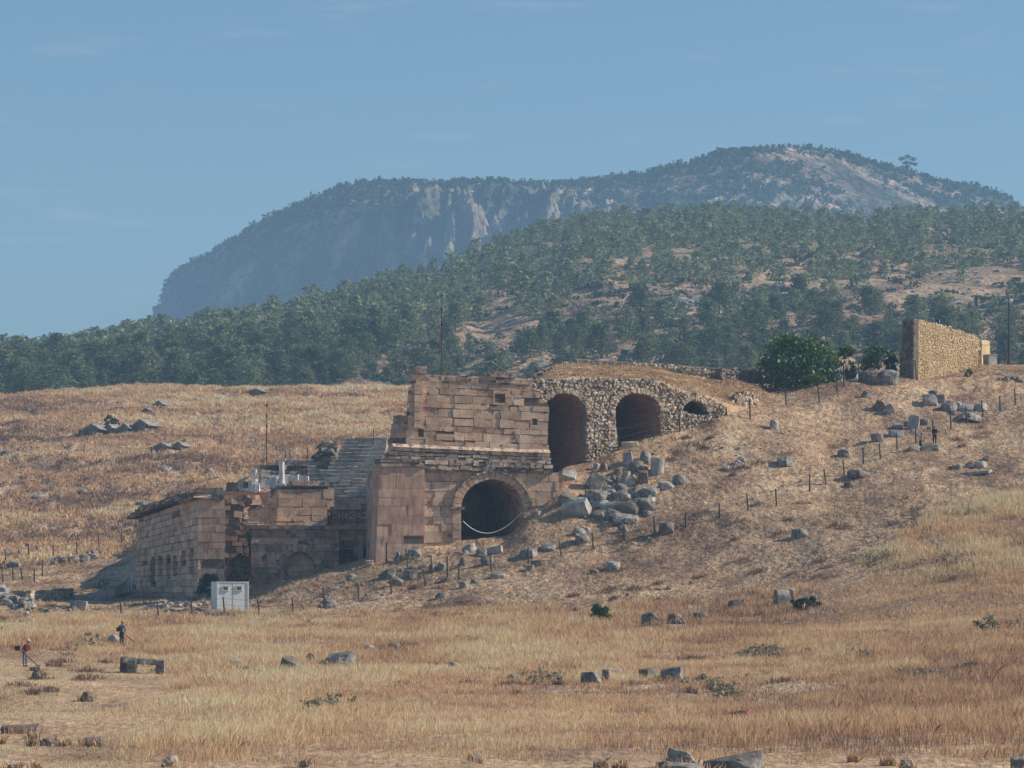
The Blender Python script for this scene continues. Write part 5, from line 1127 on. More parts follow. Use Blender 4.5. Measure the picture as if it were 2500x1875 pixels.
 ((782, 1592, 865, 1628), R_, 'wide grey rock right of the narrow boulder in the grass', dict(m=M_grey)),
 ((558, 1606, 592, 1630), BO, 'pale topped stone right of the stone bench', dict(m=M_greypale)),
 ((592, 1620, 622, 1648), BO, 'dark stone next to the pale topped one', dict(m=M_greywarm)),
 ((889, 1573, 912, 1592), R_, 'small whitish stone in the grass right of the wide rock', dict(m=M_greypale)),
 ((948, 1566, 977, 1586), R_, 'small grey stone further right in the same line of grass', dict(m=M_grey)),
 ((1000, 1566, 1030, 1586), BO, 'dark purple-brown lump beyond the small grey stone', dict(m=M_greywarm)),
 ((1030, 1624, 1048, 1640), R_, 'tiny stone in the centre grass', dict()),
 ((1091, 1613, 1126, 1640), R_, 'peaked grey rock in the centre grass', dict(m=M_grey)),
 ((1238, 1642, 1270, 1660), R_, 'low grey rock in the centre right grass', dict(m=M_grey)),
 ((1632, 1828, 1700, 1874), B, 'big cut block with a slanting top at the bottom edge', dict(m=M_grey, tilt=.25)),
 ((1598, 1856, 1644, 1890), BO, 'rounded stone left of the big cut block at the bottom edge', dict(m=M_grey)),
 ((1640, 1862, 1716, 1896), B, 'low block under the big cut block at the bottom edge', dict(m=M_grey)),
 ((1716, 1838, 1858, 1894), B, 'longest wedge-shaped block at the bottom edge', dict(m=M_grey, tilt=-.2, dep=.5)),
 ((1444, 1852, 1482, 1874), R_, 'rough grey rock at the bottom edge left of the cut block', dict(m=M_grey)),
 ((1498, 1860, 1530, 1878), R_, 'low stones beside the rough grey rock at the bottom edge', dict(m=M_grey)),
 ((2198, 1850, 2232, 1880), BO, 'smooth grey boulder at the bottom edge on the right', dict(m=M_grey)),
 ((2150, 1852, 2186, 1870), R_, 'dark flat stone left of the smooth boulder at the bottom edge', dict(m=M_greywarm)),
 ((2070, 1840, 2096, 1862), R_, 'dark jagged stone at the bottom edge', dict(m=M_grey)),
 ((2472, 1844, 2520, 1890), B, 'blue-grey block cut off by the bottom right corner', dict(m=M_grey)),
 ((1145, 1830, 1183, 1864), R_, 'peaked grey stone near the bottom edge in the centre', dict(m=M_grey)),
 ((728, 1852, 764, 1874), R_, 'dark low rock near the bottom edge left of centre', dict(m=M_greywarm)),
 ((399, 1842, 434, 1874), B, 'upright pale block near the bottom edge on the left', dict(m=M_greypale)),
 ((10, 1864, 50, 1884), BO, 'rounded stone cut by the bottom left edge', dict(m=M_grey)),
 ((78, 1864, 104, 1884), BO, 'small rounded stone right of the one at the bottom left edge', dict(m=M_grey)),
 ((2, 1768, 95, 1792), S_, 'long grey beam-like slab lying at the left edge', dict(m=M_greywarm, dep=.3)),
 ((62, 1786, 94, 1806), R_, 'dark stone under the right end of the long slab', dict(m=M_greywarm)),
 ((66, 1806, 96, 1824), BO, 'left stone of the small pile below the long slab', dict(m=M_greywarm)),
 ((100, 1798, 138, 1822), B, 'right, paler stone of the small pile below the long slab', dict(m=M_grey)),
 ((0, 1804, 14, 1818), BO, 'tiny stone at the left edge below the long slab', dict(m=M_greywarm)),
 ((146, 1804, 178, 1822), BO, 'lone dark stone right of the small pile', dict(m=M_greywarm)),
 ((202, 1803, 246, 1824), B, 'low dark block further right of the small pile', dict(m=M_greywarm)),
 ((196, 1686, 234, 1714), BO, 'grey stone half hidden by grass in the mown corner', dict(m=M_greywarm)),
 ((262, 1546, 292, 1574), BO, 'pale boulder behind the worker in the hat', dict(m=M_greypale)),
 ((188, 1628, 200, 1642), R_, 'small pointed white stone in the mown grass', dict(m=M_marble)),
 ((188, 1644, 212, 1658), BO, 'dark clod under the pointed white stone', dict(m=M_greywarm)),
 ((0, 1528, 14, 1544), BO, 'dark stone at the left edge above the mown grass', dict(m=M_greywarm)),
]:
    stone(box, k, lab, 'stone', None, **kw)
# rubble in rows, at the left and round the cabin
rgs = np.random.default_rng(77)
def row(pts, n, w, h, label, group, jit=5, mats=None, kinds=(B, R_, BO)):
    for i in range(n):
        t = (i+.5)/n; x = np.interp(t, np.linspace(0, 1, len(pts)), [p[0] for p in pts])+rgs.uniform(-jit, jit); y = np.interp(t, np.linspace(0, 1, len(pts)), [p[1] for p in pts])+rgs.uniform(-jit, jit)*.6
        ww = w*rgs.uniform(.4, 1.2); hh = h*rgs.uniform(.45, 1.15)
        mm_ = (mats or (M_grey, M_greypale, M_grey, M_greywarm))[int(rgs.integers(4))]; kk_ = kinds[int(rgs.integers(len(kinds)))]; part_ = '' if n < 8 else (', left end', ', middle', ', right end')[min(2, int(t*3))]
        adj = {M_grey.name: 'grey', M_greypale.name: 'pale', M_greywarm.name: 'brownish', M_rub.name: 'tan'}[mm_.name]
        adj = '' if any(w_ in label.split()[0:2] for w_ in ('pale', 'dark', 'bluish', 'brownish', 'white')) else adj+' '
        adj += {B: 'squared ', R_: 'rough ', BO: 'rounded ', S_: 'flat '}[kk_]
        stone((x-ww/2, y-hh, x+ww/2, y), kk_, adj+label+part_, 'stone', adj+group+part_, m=mm_, tilt=float(rgs.uniform(-.3, .3)), seed=int(rgs.integers(1e6)))
row([(-10, 1384), (60, 1380), (110, 1378), (200, 1372), (240, 1360)], 15, 26, 14, 'tumbled stone in the row along the fence at the far left', 'stones in the row along the far left fence')
row([(120, 1372), (160, 1374), (215, 1362), (238, 1350)], 8, 26, 17, 'larger block in the row beside the far left fence', 'larger blocks in the row along the far left fence')
row([(244, 1352), (280, 1342), (325, 1330)], 9, 16, 8, 'small rubble stone trailing from the fence row towards the stage wall', 'rubble between fence row and stage wall')
row([(-6, 1462), (20, 1470), (30, 1490), (50, 1498)], 16, 26, 17, 'stone of the jumbled pile at the left edge', 'stones of the left edge pile')
row([(-8, 1448), (14, 1452), (30, 1468), (52, 1482), (66, 1492)], 14, 34, 22, 'big stone of the jumbled pile at the left edge', 'big stones of the left edge pile', jit=8)
row([(60, 1496), (100, 1498), (130, 1500)], 9, 20, 12, 'stone between the left pile and the dry-stone wall', 'stones between pile and dry-stone wall', jit=5)
stone((186, 1464, 212, 1490), S_, 'white leaning slab at the foot of the handrail', 'stone', None, m=M_greypale, tilt=.15)
stone((170, 1464, 186, 1486), B, 'pale squared block left of the white leaning slab', 'stone', None, m=M_greypale)
stone((55, 1488, 70, 1506), BO, 'round white stone in the left rubble', 'stone', None, m=M_marble)
row([(0, 1500), (60, 1505), (110, 1504)], 14, 17, 9, 'small stone along the grass edge at the far left', 'small stones along the far left grass edge')
row([(120, 1492), (150, 1494), (185, 1492)], 8, 22, 13, 'brownish stone of the low broken wall near the handrail', 'stones of the low broken wall', mats=(M_greywarm, M_grey, M_greywarm, M_rub))
row([(285, 1502), (330, 1506), (380, 1506), (420, 1504), (470, 1500), (512, 1502)], 26, 26, 15, 'block in the line of fallen blocks left of the white cabin', 'fallen blocks left of the white cabin', kinds=(B, B, R_, B), jit=7)
row([(365, 1488), (400, 1484), (450, 1482), (505, 1480)], 12, 26, 12, 'block behind the front line left of the white cabin', 'second line of blocks left of the cabin', mats=(M_grey, M_greypale, M_greywarm, M_grey), jit=7)
row([(425, 1474), (460, 1468), (500, 1462), (520, 1466)], 18, 17, 9, 'bluish rubble stone in the shaded heap under the stage wall', 'rubble heap under the stage wall', mats=(M_grey,)*4, jit=10, kinds=(R_, BO))
row([(340, 1452), (380, 1456), (420, 1458)], 7, 14, 7, 'small stone along the foot of the niche wall', 'small stones at the foot of the niche wall')
row([(545, 1503), (570, 1502), (600, 1504)], 5, 24, 10, 'flat block in the grass at the foot of the cabin', 'flat blocks at the foot of the cabin')
row([(940, 1402), (1000, 1392), (1040, 1386)], 7, 14, 8, 'small stone in weeds below the tall pier', 'small stones below the tall pier')
row([(780, 1440), (830, 1436), (880, 1432), (920, 1428)], 9, 16, 9, 'small stone on the shaded slope below the passage', 'small stones below the passage')
row([(1040, 1362), (1110, 1352), (1160, 1350)], 6, 12, 7, 'small stone on the ledge before the doorway', 'small stones before the doorway')
row([(1770, 1008), (1800, 988), (1840, 976), (1862, 966)], 12, 15, 10, 'pale stone in the scatter right of the small vault', 'stones scattered right of the small vault', mats=(M_rub,)*4)
row([(1770, 1000), (1810, 990), (1850, 985)], 10, 17, 12, 'rubble stone of the small broken wall right of the vaults', 'rubble of the broken wall right of the vaults', mats=(M_rub, M_grey, M_rub, M_greypale))
row([(1780, 1148), (1800, 1136), (1806, 1122)], 12, 14, 10, 'pale rock in the small cluster on the bare slope', 'cluster of pale rocks on the bare slope', mats=(M_greypale,)*4, jit=12)
row([(1470, 1196), (1500, 1185), (1510, 1192)], 9, 11, 8, 'small white chip among the heap stones', 'chips among the heap', mats=(M_greypale,)*4, jit=12)
row([(1420, 1240), (1460, 1215), (1500, 1210), (1550, 1220), (1580, 1236)], 14, 34, 15, 'slab wedged into the big stone heap', 'slabs wedged into the big heap', jit=13, kinds=(S_, B, S_), mats=(M_grey, M_greypale, M_grey, M_greywarm))
row([(1450, 1190), (1490, 1180), (1540, 1176), (1570, 1150)], 12, 24, 13, 'slab in the upper part of the stone heap', 'slabs in the upper heap', jit=12, kinds=(S_, R_, B), mats=(M_grey, M_greypale, M_grey, M_greywarm))
row([(2440, 930), (2470, 926), (2500, 930)], 16, 16, 10, 'dark stone of the low heap right of the yellow wall', 'dark stones right of the yellow wall', mats=(M_greywarm, M_grey, M_greywarm, M_greywarm), jit=8)
row([(1560, 1318), (1700, 1270), (1850, 1215), (2000, 1160)], 12, 9, 6, 'scattered small stone near the fence line', 'small stones near the fence line', jit=14)
row([(1560, 1080), (1650, 1120), (1750, 1110), (1850, 1090), (1960, 1060)], 26, 9, 6, 'scattered small stone on the bare slope right of the vaults', 'small stones on the bare slope', jit=30, mats=(M_greypale, M_rub, M_grey, M_greypale))
row([(600, 1470), (700, 1475), (850, 1462), (1000, 1440)], 20, 10, 6, 'scattered small stone in the stubble right of the cabin', 'small stones right of the cabin', jit=16)
row([(1500, 1460), (1600, 1440), (1700, 1425)], 8, 14, 8, 'weedy stone at the upper edge of the tall grass', 'stones at the upper edge of the grass', jit=8, mats=(M_greywarm,)*4)
row([(160, 1338), (175, 1334)], 2, 12, 18, 'upright stub stone among weeds above the far left fence', 'upright stubs above the far left fence', kinds=(B,))
row([(30, 1358), (92, 1344), (56, 1334)], 3, 12, 12, 'dark little stone in the field above the far left fence', 'dark stones above the far left fence', kinds=(BO,), mats=(M_greywarm,)*4)
# small ground stones, beyond counting
n = 2600; gp_ = rgs.uniform(-50, 2550, n); gd_ = np.sqrt(rgs.uniform(262**2, 350**2, n)); dm_ = np.interp(gp_, [-200, 0, 150, 320, 480, 555, 610, 912, 915, 1310, 1500, 1790, 1860, 1900, 2700], [400, 400, 400, 317, 299, 301.5, 302.5, 302.5, 294.5, 299, 311.5, 318, 334, 350, 400])
k = (gd_ < dm_) & (gd_ > dmaxf(gp_)) & (fbm((gp_-CX)*gd_/F/6, gd_/6, 151, 3) > .47); gx_ = (gp_-CX)*gd_/F
rocks_field('gravel', gx_[k], gd_[k], Hpd(gp_[k], gd_[k]), rgs.uniform(.04, .13, k.sum()), M_rub, 9, 'small loose stones strewn over the slope')
# heap on the left end of the bank and the rock pile left of the seats
def heap(spots, label, group, mats, d=None):
    for (x, y), w in spots:
        s_ = P(x, y, d); m_ = MB(); rr = w*d/F/2
        rgq = np.random.default_rng(int(x*13+y)); V = rgq.normal(size=(14, 3)); V /= np.linalg.norm(V, axis=1)[:, None]
        bm_ = bmesh.new(); [bm_.verts.new(Vector(v)*rr*float(rgq.uniform(.8, 1.2))) for v in V]; bmesh.ops.convex_hull(bm_, input=bm_.verts)
        me_ = bpy.data.meshes.new('rock'); bm_.to_mesh(me_); bm_.free(); me_.polygons.foreach_set('use_smooth', np.zeros(len(me_.polygons), bool)); me_.materials.append(mats[int(rgq.integers(len(mats)))])
        o = bpy.data.objects.new('rock', me_); COL.objects.link(o); o.location = s_; o.scale = (1.3, 1, .75); o.rotation_euler = (0, float(rgq.uniform(-.4, .4)), float(rgq.uniform(0, 3))); tag(o, label, 'rock', group)
heap(heap_spots_left, 'rock of the loose heap at the left top end of the earth bank', 'rocks at the left end of the earth bank', (M_grey, M_greywarm), 311.5)
pile = [(c2(x, y), w) for x, y, w in ((1600, 170, 26), (1650, 150, 30), (1700, 165, 26), (1630, 200, 34), (1690, 215, 36), (1570, 250, 28), (1620, 255, 36), (1680, 260, 34), (1560, 290, 26), (1610, 300, 34), (1660, 310, 36), (1720, 190, 22), (1700, 300, 28), (1640, 330, 34), (1590, 330, 30))]
heap(pile, 'rock of the dark pile at the upper left corner of the seats', 'rocks of the pile left of the seats', (M_grey, M_grey, M_greywarm), 322.5)

fx_, fy_, fw_ = [np.array(v) for v in zip(*FR)]; c_ = 34; r_ = np.repeat(fw_, c_)*.5
bx_2 = np.repeat(fx_, c_)+rgs.uniform(-1.25, 1.25, len(r_))*r_; by_2 = np.repeat(fy_, c_)-r_*rgs.uniform(.15, 1.0, len(r_))
tall_ = np.repeat(np.array([y < dmaxf(CX+x*F/y) for x, y in zip(fx_, fy_)]), c_)
blades('grass_fringe', bx_2, by_2, H(bx_2, by_2), np.where(tall_, rgs.uniform(.2, .55, len(r_)), rgs.uniform(.06, .22, len(r_))), rgs.uniform(.03, .07, len(r_)), rgs.uniform(.2, .95, len(r_)), M_grass, 'dry grass growing up against the loose stones', 36, .4)

# ------------------------------------------------------------------ gabled tombs in the rear field
def tomb(x0, y0, x1, y1, label, lid=1.0, lean=0):
    px = (x0+x1)/2; d = hit(px, y1, 350); g = P(px, y1, d); w = (x1-x0)*d/F; h = (y1-y0)*d/F
    t_ = thing('stone_tomb', g, label, 'tomb', 'roof-shaped stone tombs in the rear field')
    m_ = MB(); m_.box(g.x, g.y+w*.6, g.z+h*.2, w*.94, w*1.5, h*.55, jit=.06, rg=rgs, rnd=.4, rz=-.3); m_.build('chest', M_greywarm, t_)
    m_ = MB(); L_ = w*.85; hw = w/2; z0 = h*.45; V = [[-hw, -.1*w, z0], [hw, -.1*w, z0], [0, -.1*w, h], [-hw, L_*2, z0], [hw, L_*2, z0], [0, L_*2, h]]
    ca, sa = math.cos(-.3), math.sin(-.3); V = [[v[0]*ca-v[1]*sa+g.x+rgs.uniform(-.05, .05), v[0]*sa+v[1]*ca+g.y, v[2]+g.z+rgs.uniform(-.06, .06)] for v in V]
    m_.add(V, [[0, 1, 2, 2], [3, 5, 4, 4], [1, 4, 5, 2], [0, 2, 5, 3], [0, 3, 4, 1]], .6); m_.build('lid', M_grey, t_)
tomb(371, 977, 404, 996, 'sharp-roofed stone tomb standing highest and alone in the rear field')
tomb(344, 996, 368, 1008, 'small sunken tomb just below the sharp-roofed one')
tomb(200, 1034, 250, 1062, 'bush-covered left tomb of the row of four')
tomb(248, 1034, 283, 1060, 'second tomb from the left in the row of four')
tomb(284, 1033, 322, 1058, 'third tomb from the left in the row of four')
tomb(320, 1022, 368, 1052, 'rightmost and largest tomb of the row of four')
tomb(372, 1080, 416, 1100, 'left tomb of the lower pair in the rear field')
tomb(416, 1078, 454, 1098, 'right tomb of the lower pair with an upright stone behind')
tomb(600, 948, 648, 964, 'dark tomb on the crest of the rear field')
for bx, lab in (((534, 956, 562, 964), 'flat stones left of the tomb on the crest'), ((384, 1138, 414, 1150), 'small dark rock midway down the rear field'), ((64, 996, 74, 1006), 'tiny dark stone high in the left rear field'), ((0, 1098, 30, 1116), 'pale rock at the left edge of the rear field'), ((190, 1192, 218, 1206), 'dark flat rock low in the rear field'), ((330, 1222, 360, 1240), 'pale rocks just above the left end of the stage wall'), ((64, 1204, 116, 1216), 'long dark low rock in the left rear field'), ((500, 1142, 522, 1156), 'grey rock in the rear field left of the shorter column'), ((447, 1072, 456, 1084), 'upright stone behind the lower right tomb')):
    stone(bx, R_, lab, 'stone', None, m=M_grey, dmin=350)

# ------------------------------------------------------------------ fences
def fence(name, posts, hpx, label, lean=0, rad=.08, wires=3, mat_=None, dmin=100, leanpx=3):
    g0 = G(*posts[0], dmin); t_ = thing(name, g0, label, 'fence'); tops = []
    rgf = np.random.default_rng(len(posts)*7)
    for i, (x, y) in enumerate(posts):
        g = G(x, y, dmin); h = hpx*g.y/F*rgf.uniform(.93, 1.06); lx_ = (-leanpx+rgf.uniform(-3, 3))*g.y/F
        top = g+Vector((lx_, 0, h)); m_ = MB(); m_.tube([g-Vector((0, 0, .3)), top], [rad, rad*.85], 6); m_.build('post', mat_ or M_post, t_); tops.append((g, top))
    m_ = MB()
    for k in range(wires):
        f = .15+.75*k/max(1, wires-1)
        for (a, b), (c, d_) in zip(tops, tops[1:]):
            p = a.lerp(b, f); q = c.lerp(d_, f); mid = (p+q)/2-Vector((0, 0, .04)); m_.tube([p, mid, q], .012, 3)
    m_.build('wire', M_wire, t_)
fence('wire_fence', [(297, 1509), (389, 1512), (470, 1507), (549, 1500), (634, 1501), (717, 1497), (794, 1478), (876, 1468), (957, 1452), (1039, 1434), (1122, 1418), (1200, 1396), (1290, 1377), (1371, 1360), (1449, 1340), (1525, 1322), (1600, 1304), (1674, 1290), (1757, 1269), (1827, 1248), (1896, 1235), (1977, 1203), (2017, 1183), (2062, 1161), (2108, 1137), (2150, 1121), (2191, 1101), (2236, 1085), (2279, 1066), (2322, 1051), (2362, 1037), (2401, 1018), (2442, 1006), (2481, 992), (2530, 978)], 40, 'long wire fence climbing the slope from the white cabin to the upper right')
fence('wire_fence', [(944, 1378), (996, 1392), (1056, 1402), (1092, 1412)], 48, 'short piece of fence below the tall pier')
fence('wire_fence', [(1454, 1124), (1511, 1100), (1598, 1076), (1659, 1055)], 52, 'upper fence in front of the vaults')
fence('wire_fence', [(1831, 1028), (1920, 993), (2001, 983), (2045, 962), (2060, 947), (2098, 934), (2139, 937), (2175, 934), (2239, 930)], 50, 'upper fence along the crest under the fig tree to the yellow wall')
fence('wire_fence', [(15, 1376), (71, 1365), (130, 1361), (188, 1359), (243, 1342), (297, 1331)], 34, 'far left upper fence above the row of stones')
fence('wire_fence', [(8, 1421), (32, 1419), (56, 1417), (84, 1421), (104, 1409)], 32, 'far left lower fence below the row of stones')
lp_ = MB(); a = G(1731, 1037); lp_.tube([a, a+Vector((30*a.y/F, .3, 48*a.y/F))], [.06, .05]); tag(lp_.build('leaning_post', M_post), 'single dark post leaning right in front of the small vault', 'post')
for px, pyb, h, lab in ((2363, 929, 34, 'thin post against the right part of the yellow wall'), (2390, 890, 36, 'thin post at the right end of the yellow wall'), (2452, 891, 38, 'thin post just left of the lamp pole'), (697, 1127, 26, 'left one of three thin posts behind the white columns'), (708, 1127, 26, 'middle one of three thin posts behind the white columns'), (750, 1126, 34, 'right one of three thin posts behind the white columns'), (817, 1095, 18, 'short thin post above the rock pile by the seats'), (912, 1066, 20, 'short thin post on the top seat row')):
    d = 350 if px > 1000 else 323; a = P(px, pyb, d); m_ = MB(); m_.tube([a-Vector((0, 0, .8)), a+Vector((0, 0, h*d/F))], .045, 5); tag(m_.build('thin_post', M_post), lab, 'post')
# antenna masts
def mast(px, yb, yt, d, lab, guy):
    a = P(px, yb, d); t_ = thing('antenna_mast', a, lab, 'mast'); h = (yb-yt)*d/F; m_ = MB(); m_.tube([a-Vector((0, 0, 1)), a+Vector((0, 0, h*.55)), a+Vector((.05*1, 0, h))], [.06, .05, .03], 6); m_.build('pole', M_wood, t_)
    m_ = MB()
    for f in (.62, .8, .97): m_.box(a.x, a.y, a.z+h*f, .16, .10, .28)
    m_.build('clamp', M_dark, t_)
    if guy: m_ = MB(); m_.tube([a+Vector((0, 0, h*.45)), a+Vector((-.45, 0, 0))], .02, 4); m_.build('guy_rod', M_metal, t_)
mast(1078, 912, 716, 306, 'tall thin mast rising behind the upper gate wall against the wood', False)
mast(651, 1130, 986, 323, 'thin mast with a slanting guy rod behind the white columns', True)
m_ = MB(); a = P(1326, 905, 309.5); m_.tube([a-Vector((0, 0, .5)), a+Vector((-.1, 0, 1.6))], .05, 5); tag(m_.build('metal_stake', M_metal), 'short pale metal stake on the left end of the earth bank', 'stake')
a = P(2463, 892, 355); t_ = thing('lamp_pole', a, 'tall dark lamp pole with a round white lamp on the right skyline', 'lamp pole'); m_ = MB(); m_.tube([a-Vector((0, 0, .6)), a+Vector((0, 0, 3.6)), a+Vector((0, 0, 7.3))], [.10, .085, .07], 8); m_.build('pole', M_dark, t_)
m_ = MB(); c = a+Vector((.18, -.05, 7.0)); m_.tube([c+Vector((0, .14, 0)), c+Vector((0, .10, 0)), c-Vector((0, .05, 0)), c-Vector((0, .16, 0))], [.10, .20, .22, .15], 14); m_.build('lamp_head', M_white, t_); m_ = MB(); m_.tube([a+Vector((0, 0, 7.1)), c], .03, 5); m_.build('bracket', M_dark, t_)
a = py.pt(2298, 797, -.4); t_ = thing('floodlight', a, 'small floodlight with a white box on top of the yellow wall', 'lamp'); m_ = MB(); m_.box(a.x-.05, a.y, a.z+.55, .22, .3, .42, rz=.3, jit=.02, rg=rgs); m_.build('housing', M_dark, t_); m_ = MB(); m_.box(a.x+.10, a.y-.05, a.z+.55, .06, .3, .38, rz=.3); m_.build('glass', M_white, t_); m_ = MB(); m_.box(a.x+.25, a.y, a.z+.12, .34, .3, .30, rz=.3); m_.build('ballast_box', M_white, t_)

# ------------------------------------------------------------------ white cabin
cb = P(568, 1500, 281); cz = float(H(cb.x, cb.y)); rot = .30; Rm = Matrix.Rotation(rot, 4, 'Z'); CB = Vector((cb.x, cb.y+.2, cb.z-.1))
cab = thing('white_cabin', CB, 'white metal cabin with two small high windows standing at the edge of the grass', 'cabin')
def cbox(name, x, y, z, sx, sy, sz, m, parent=cab):
    q = MB(); q.box(0, 0, 0, sx, sy, sz); v = np.concatenate(q.v); v = np.array([list(CB+(Rm @ Vector((a_+x, b_+y, c_+z)))) for a_, b_, c_ in v]); q.v = [v]; return q.build(name, m, parent)
Wc, Dc, Hc_ = 2.72, 2.35, 2.72
cbox('body', 0, Dc/2, Hc_/2+.12, Wc, Dc, Hc_, M_white); cbox('base_frame', 0, Dc/2, .06, Wc+.06, Dc+.06, .12, M_greypale)
cbox('roof', 0, Dc/2, Hc_+.15, Wc+.10, Dc+.10, .07, M_white)
for sx in (-1, 1): cbox('corner_post', sx*(Wc/2-.02), -.02, Hc_/2+.12, .12, .06, Hc_, M_white)
cbox('corner_post', -Wc/2, Dc, Hc_/2+.12, .08, .12, Hc_, M_white)
for k in (2,): cbox('panel_seam', -Wc/2+k*Wc/4, -.006, Hc_/2+.1, .03, .02, Hc_-.2, M_greypale)
for wx_ in (-.66, .52):
    fr = cbox('window', wx_, -.035, 2.32, .56, .07, .42, M_white)
    for dz, w_, h_ in ((0, .38, .22),):
        q = cbox('pane', wx_+.02, -.075, 2.32, w_, .012, h_, M_glass)
    for (a_, b_, c_, d__) in ((0, .20, .60, .045), (0, -.20, .60, .045)): cbox('window_trim', wx_+a_, -.06, 2.32+b_, c_, .06, d__, M_greypale)

# ------------------------------------------------------------------ stone bench
bg_ = G(346, 1646); t_ = thing('stone_bench', bg_, 'long stone slab on two upright blocks like a bench in the mown grass', 'bench'); s_ = bg_.y/F
a = P(300, 1630, bg_.y); b = P(398, 1630, bg_.y+.9)
m_ = MB(); rgb_ = np.random.default_rng(3)
L0 = P(302, 1619, bg_.y); L1 = P(399, 1625, bg_.y+.6); n = 8
for k in range(n):
    p = L0.lerp(L1, k/n); q = L0.lerp(L1, (k+1)/n+.004); th = .34
    m_.box8(np.array([[p.x, p.y, p.z], [q.x, q.y, q.z], [q.x-.3, q.y+1.1, q.z], [p.x-.3, p.y+1.1, p.z], [p.x, p.y, p.z+th], [q.x, q.y, q.z+th], [q.x-.3, q.y+1.1, q.z+th], [p.x-.3, p.y+1.1, p.z+th]])+(rgb_.random((8, 3))-.5)*.05, rgb_.random())
m_.build('slab', M_grey, t_)
for px, w in ((322, 20), (391, 18)):
    q = P(px, 1650, bg_.y+.35); m_ = MB(); m_.box(q.x, q.y, (q.z+L0.z)/2+.02, w*s_*1.2, .7, (L0.z-q.z)+.35, jit=.05, rg=rgb_); m_.build('leg', M_grey, t_)
m_ = MB(); q = P(303, 1640, bg_.y+.9); m_.box(q.x, q.y, q.z+.4, .5, .5, 1.0, jit=.06, rg=rgb_); m_.build('leg', M_greywarm, t_)

# ------------------------------------------------------------------ brown cross-braced railing, scaffold pole, handrail
rt = thing('timber_railing', P(855, 1283, 306.5), 'rust-brown cross-braced railing on the terrace in front of the seats', 'railing')
PD = 306.6
def bar(name, pts, r, m, par, d=PD): q = MB(); q.tube([P(x, y, d) for x, y in pts], r, 5); return q.build(name, m, par)
xs_ = [801, 833, 840, 872, 905]
for x_ in xs_: bar('post', [(x_, 1285), (x_, 1243)], .085, M_wood, rt)
for y_ in (1246, 1269, 1275): bar('rail', [(801, y_), (912, y_+1)], .07, M_wood, rt)
for a_, b_ in ((801, 833), (840, 872), (872, 905)):
    bar('brace', [(a_, 1268), (b_, 1247)], .05, M_wood, rt); bar('brace', [(a_, 1247), (b_, 1268)], .05, M_wood, rt)
r2_ = thing('timber_railing', P(898, 1245, 312.5), 'short higher rust-brown railing piece beside the tall pier', 'railing')
for x_ in (884, 910): bar('post', [(x_, 1250), (x_, 1230)], .06, M_wood, r2_, 312.5)
for y_ in (1232, 1246): bar('rail', [(884, y_), (912, y_)], .045, M_wood, r2_, 312.5)
bar('brace', [(884, 1246), (910, 1233)], .03, M_wood, r2_, 312.5); bar('brace', [(884, 1233), (910, 1246)], .03, M_wood, r2_, 312.5)
sc_ = thing('scaffold', P(882, 1384, 305.2), 'blue-grey metal ladder and tubes leaning in the recess beside the tall pier', 'scaffold')
bar('ladder_rail', [(876, 1386), (879, 1308)], .05, M_metal, sc_, 305.2); bar('ladder_rail', [(886, 1386), (881, 1308)], .05, M_metal, sc_, 305.2)
for k in range(9): bar('rung', [(877+k*.25, 1380-k*8), (885-k*.4, 1380-k*8)], .025, M_metal, sc_, 305.2)
for y_, xa in ((1312, 882), (1328, 884), (1339, 828)): bar('tube', [(xa, y_), (914, y_+1)], .03, M_metal, sc_, 305.4)
bar('tube', [(891, 1325), (899, 1370)], .03, M_metal, sc_, 305.2)
stone((893, 1369, 911, 1384), B, 'pinkish loose block at the foot of the scaffold tubes', 'stone', None, m=M_plaster, dmin=295)
# stairway cut at the far left with its pale handrail and low retaining walls
stt = thing('stairway', G(262, 1450), 'flight of steps going up to the stage wall behind a blue-grey handrail', 'stairs')
for k in range(9):
    t = k/8; q = P(215+100*t, 1480-52*t, 306+6*t); m_ = MB(); m_.box(q.x, q.y+.8, q.z-.18, 1.0, 1.6, .42, jit=.03, rg=rgs); m_.build('step', M_greywarm, stt)
sp_ = MB(); nseg = 7
for k in range(nseg):
    a = P(232+84*k/nseg, 1473-62*k/nseg, 304.4+5.4*k/nseg); b = P(232+84*(k+1)/nseg, 1473-62*(k+1)/nseg, 304.4+5.4*(k+1)/nseg)
    sp_.box8(np.array([[a.x, a.y-.25, a.z-.6], [b.x, b.y-.25, b.z-.6], [b.x, b.y+.3, b.z-.6], [a.x, a.y+.3, a.z-.6], [a.x, a.y-.25, a.z+.05], [b.x, b.y-.25, b.z+.05], [b.x, b.y+.3, b.z+.05], [a.x, a.y+.3, a.z+.05]])+(rgs.random((8, 3))-.5)*.05, rgs.random())
tag(sp_.build('stair_parapet', M_rub), 'sloping pale stone parapet climbing between the two handrail runs', 'parapet')
hr = thing('handrail', G(262, 1462), 'pale blue-grey tube handrail climbing beside the steps at the far left', 'handrail')
def hb(name, pts, r=.055, m=M_metal): q = MB(); q.tube([P(*p_) for p_ in pts], r, 5); q.build(name, m, hr)
hb('rail', [(208, 1466, 304), (250, 1436, 306.5), (273, 1431, 307.5)]); hb('rail', [(213, 1476, 304), (273, 1444, 307.5)]); hb('rail', [(205, 1484, 303.5), (240, 1466, 305.5), (273, 1446, 307.5)])
for x_, yb_, yt_ in ((214, 1482, 1462), (223, 1476, 1456), (239, 1470, 1446), (248, 1464, 1440), (265, 1452, 1432)): hb('post', [(x_, yb_, 304.5), (x_, yt_, 304.5)])
hb('rail', [(283, 1437, 308), (312, 1421, 309.5), (320, 1412, 310), (328, 1411, 310)], .055, M_white); hb('rail', [(283, 1452, 308), (328, 1436, 310)])
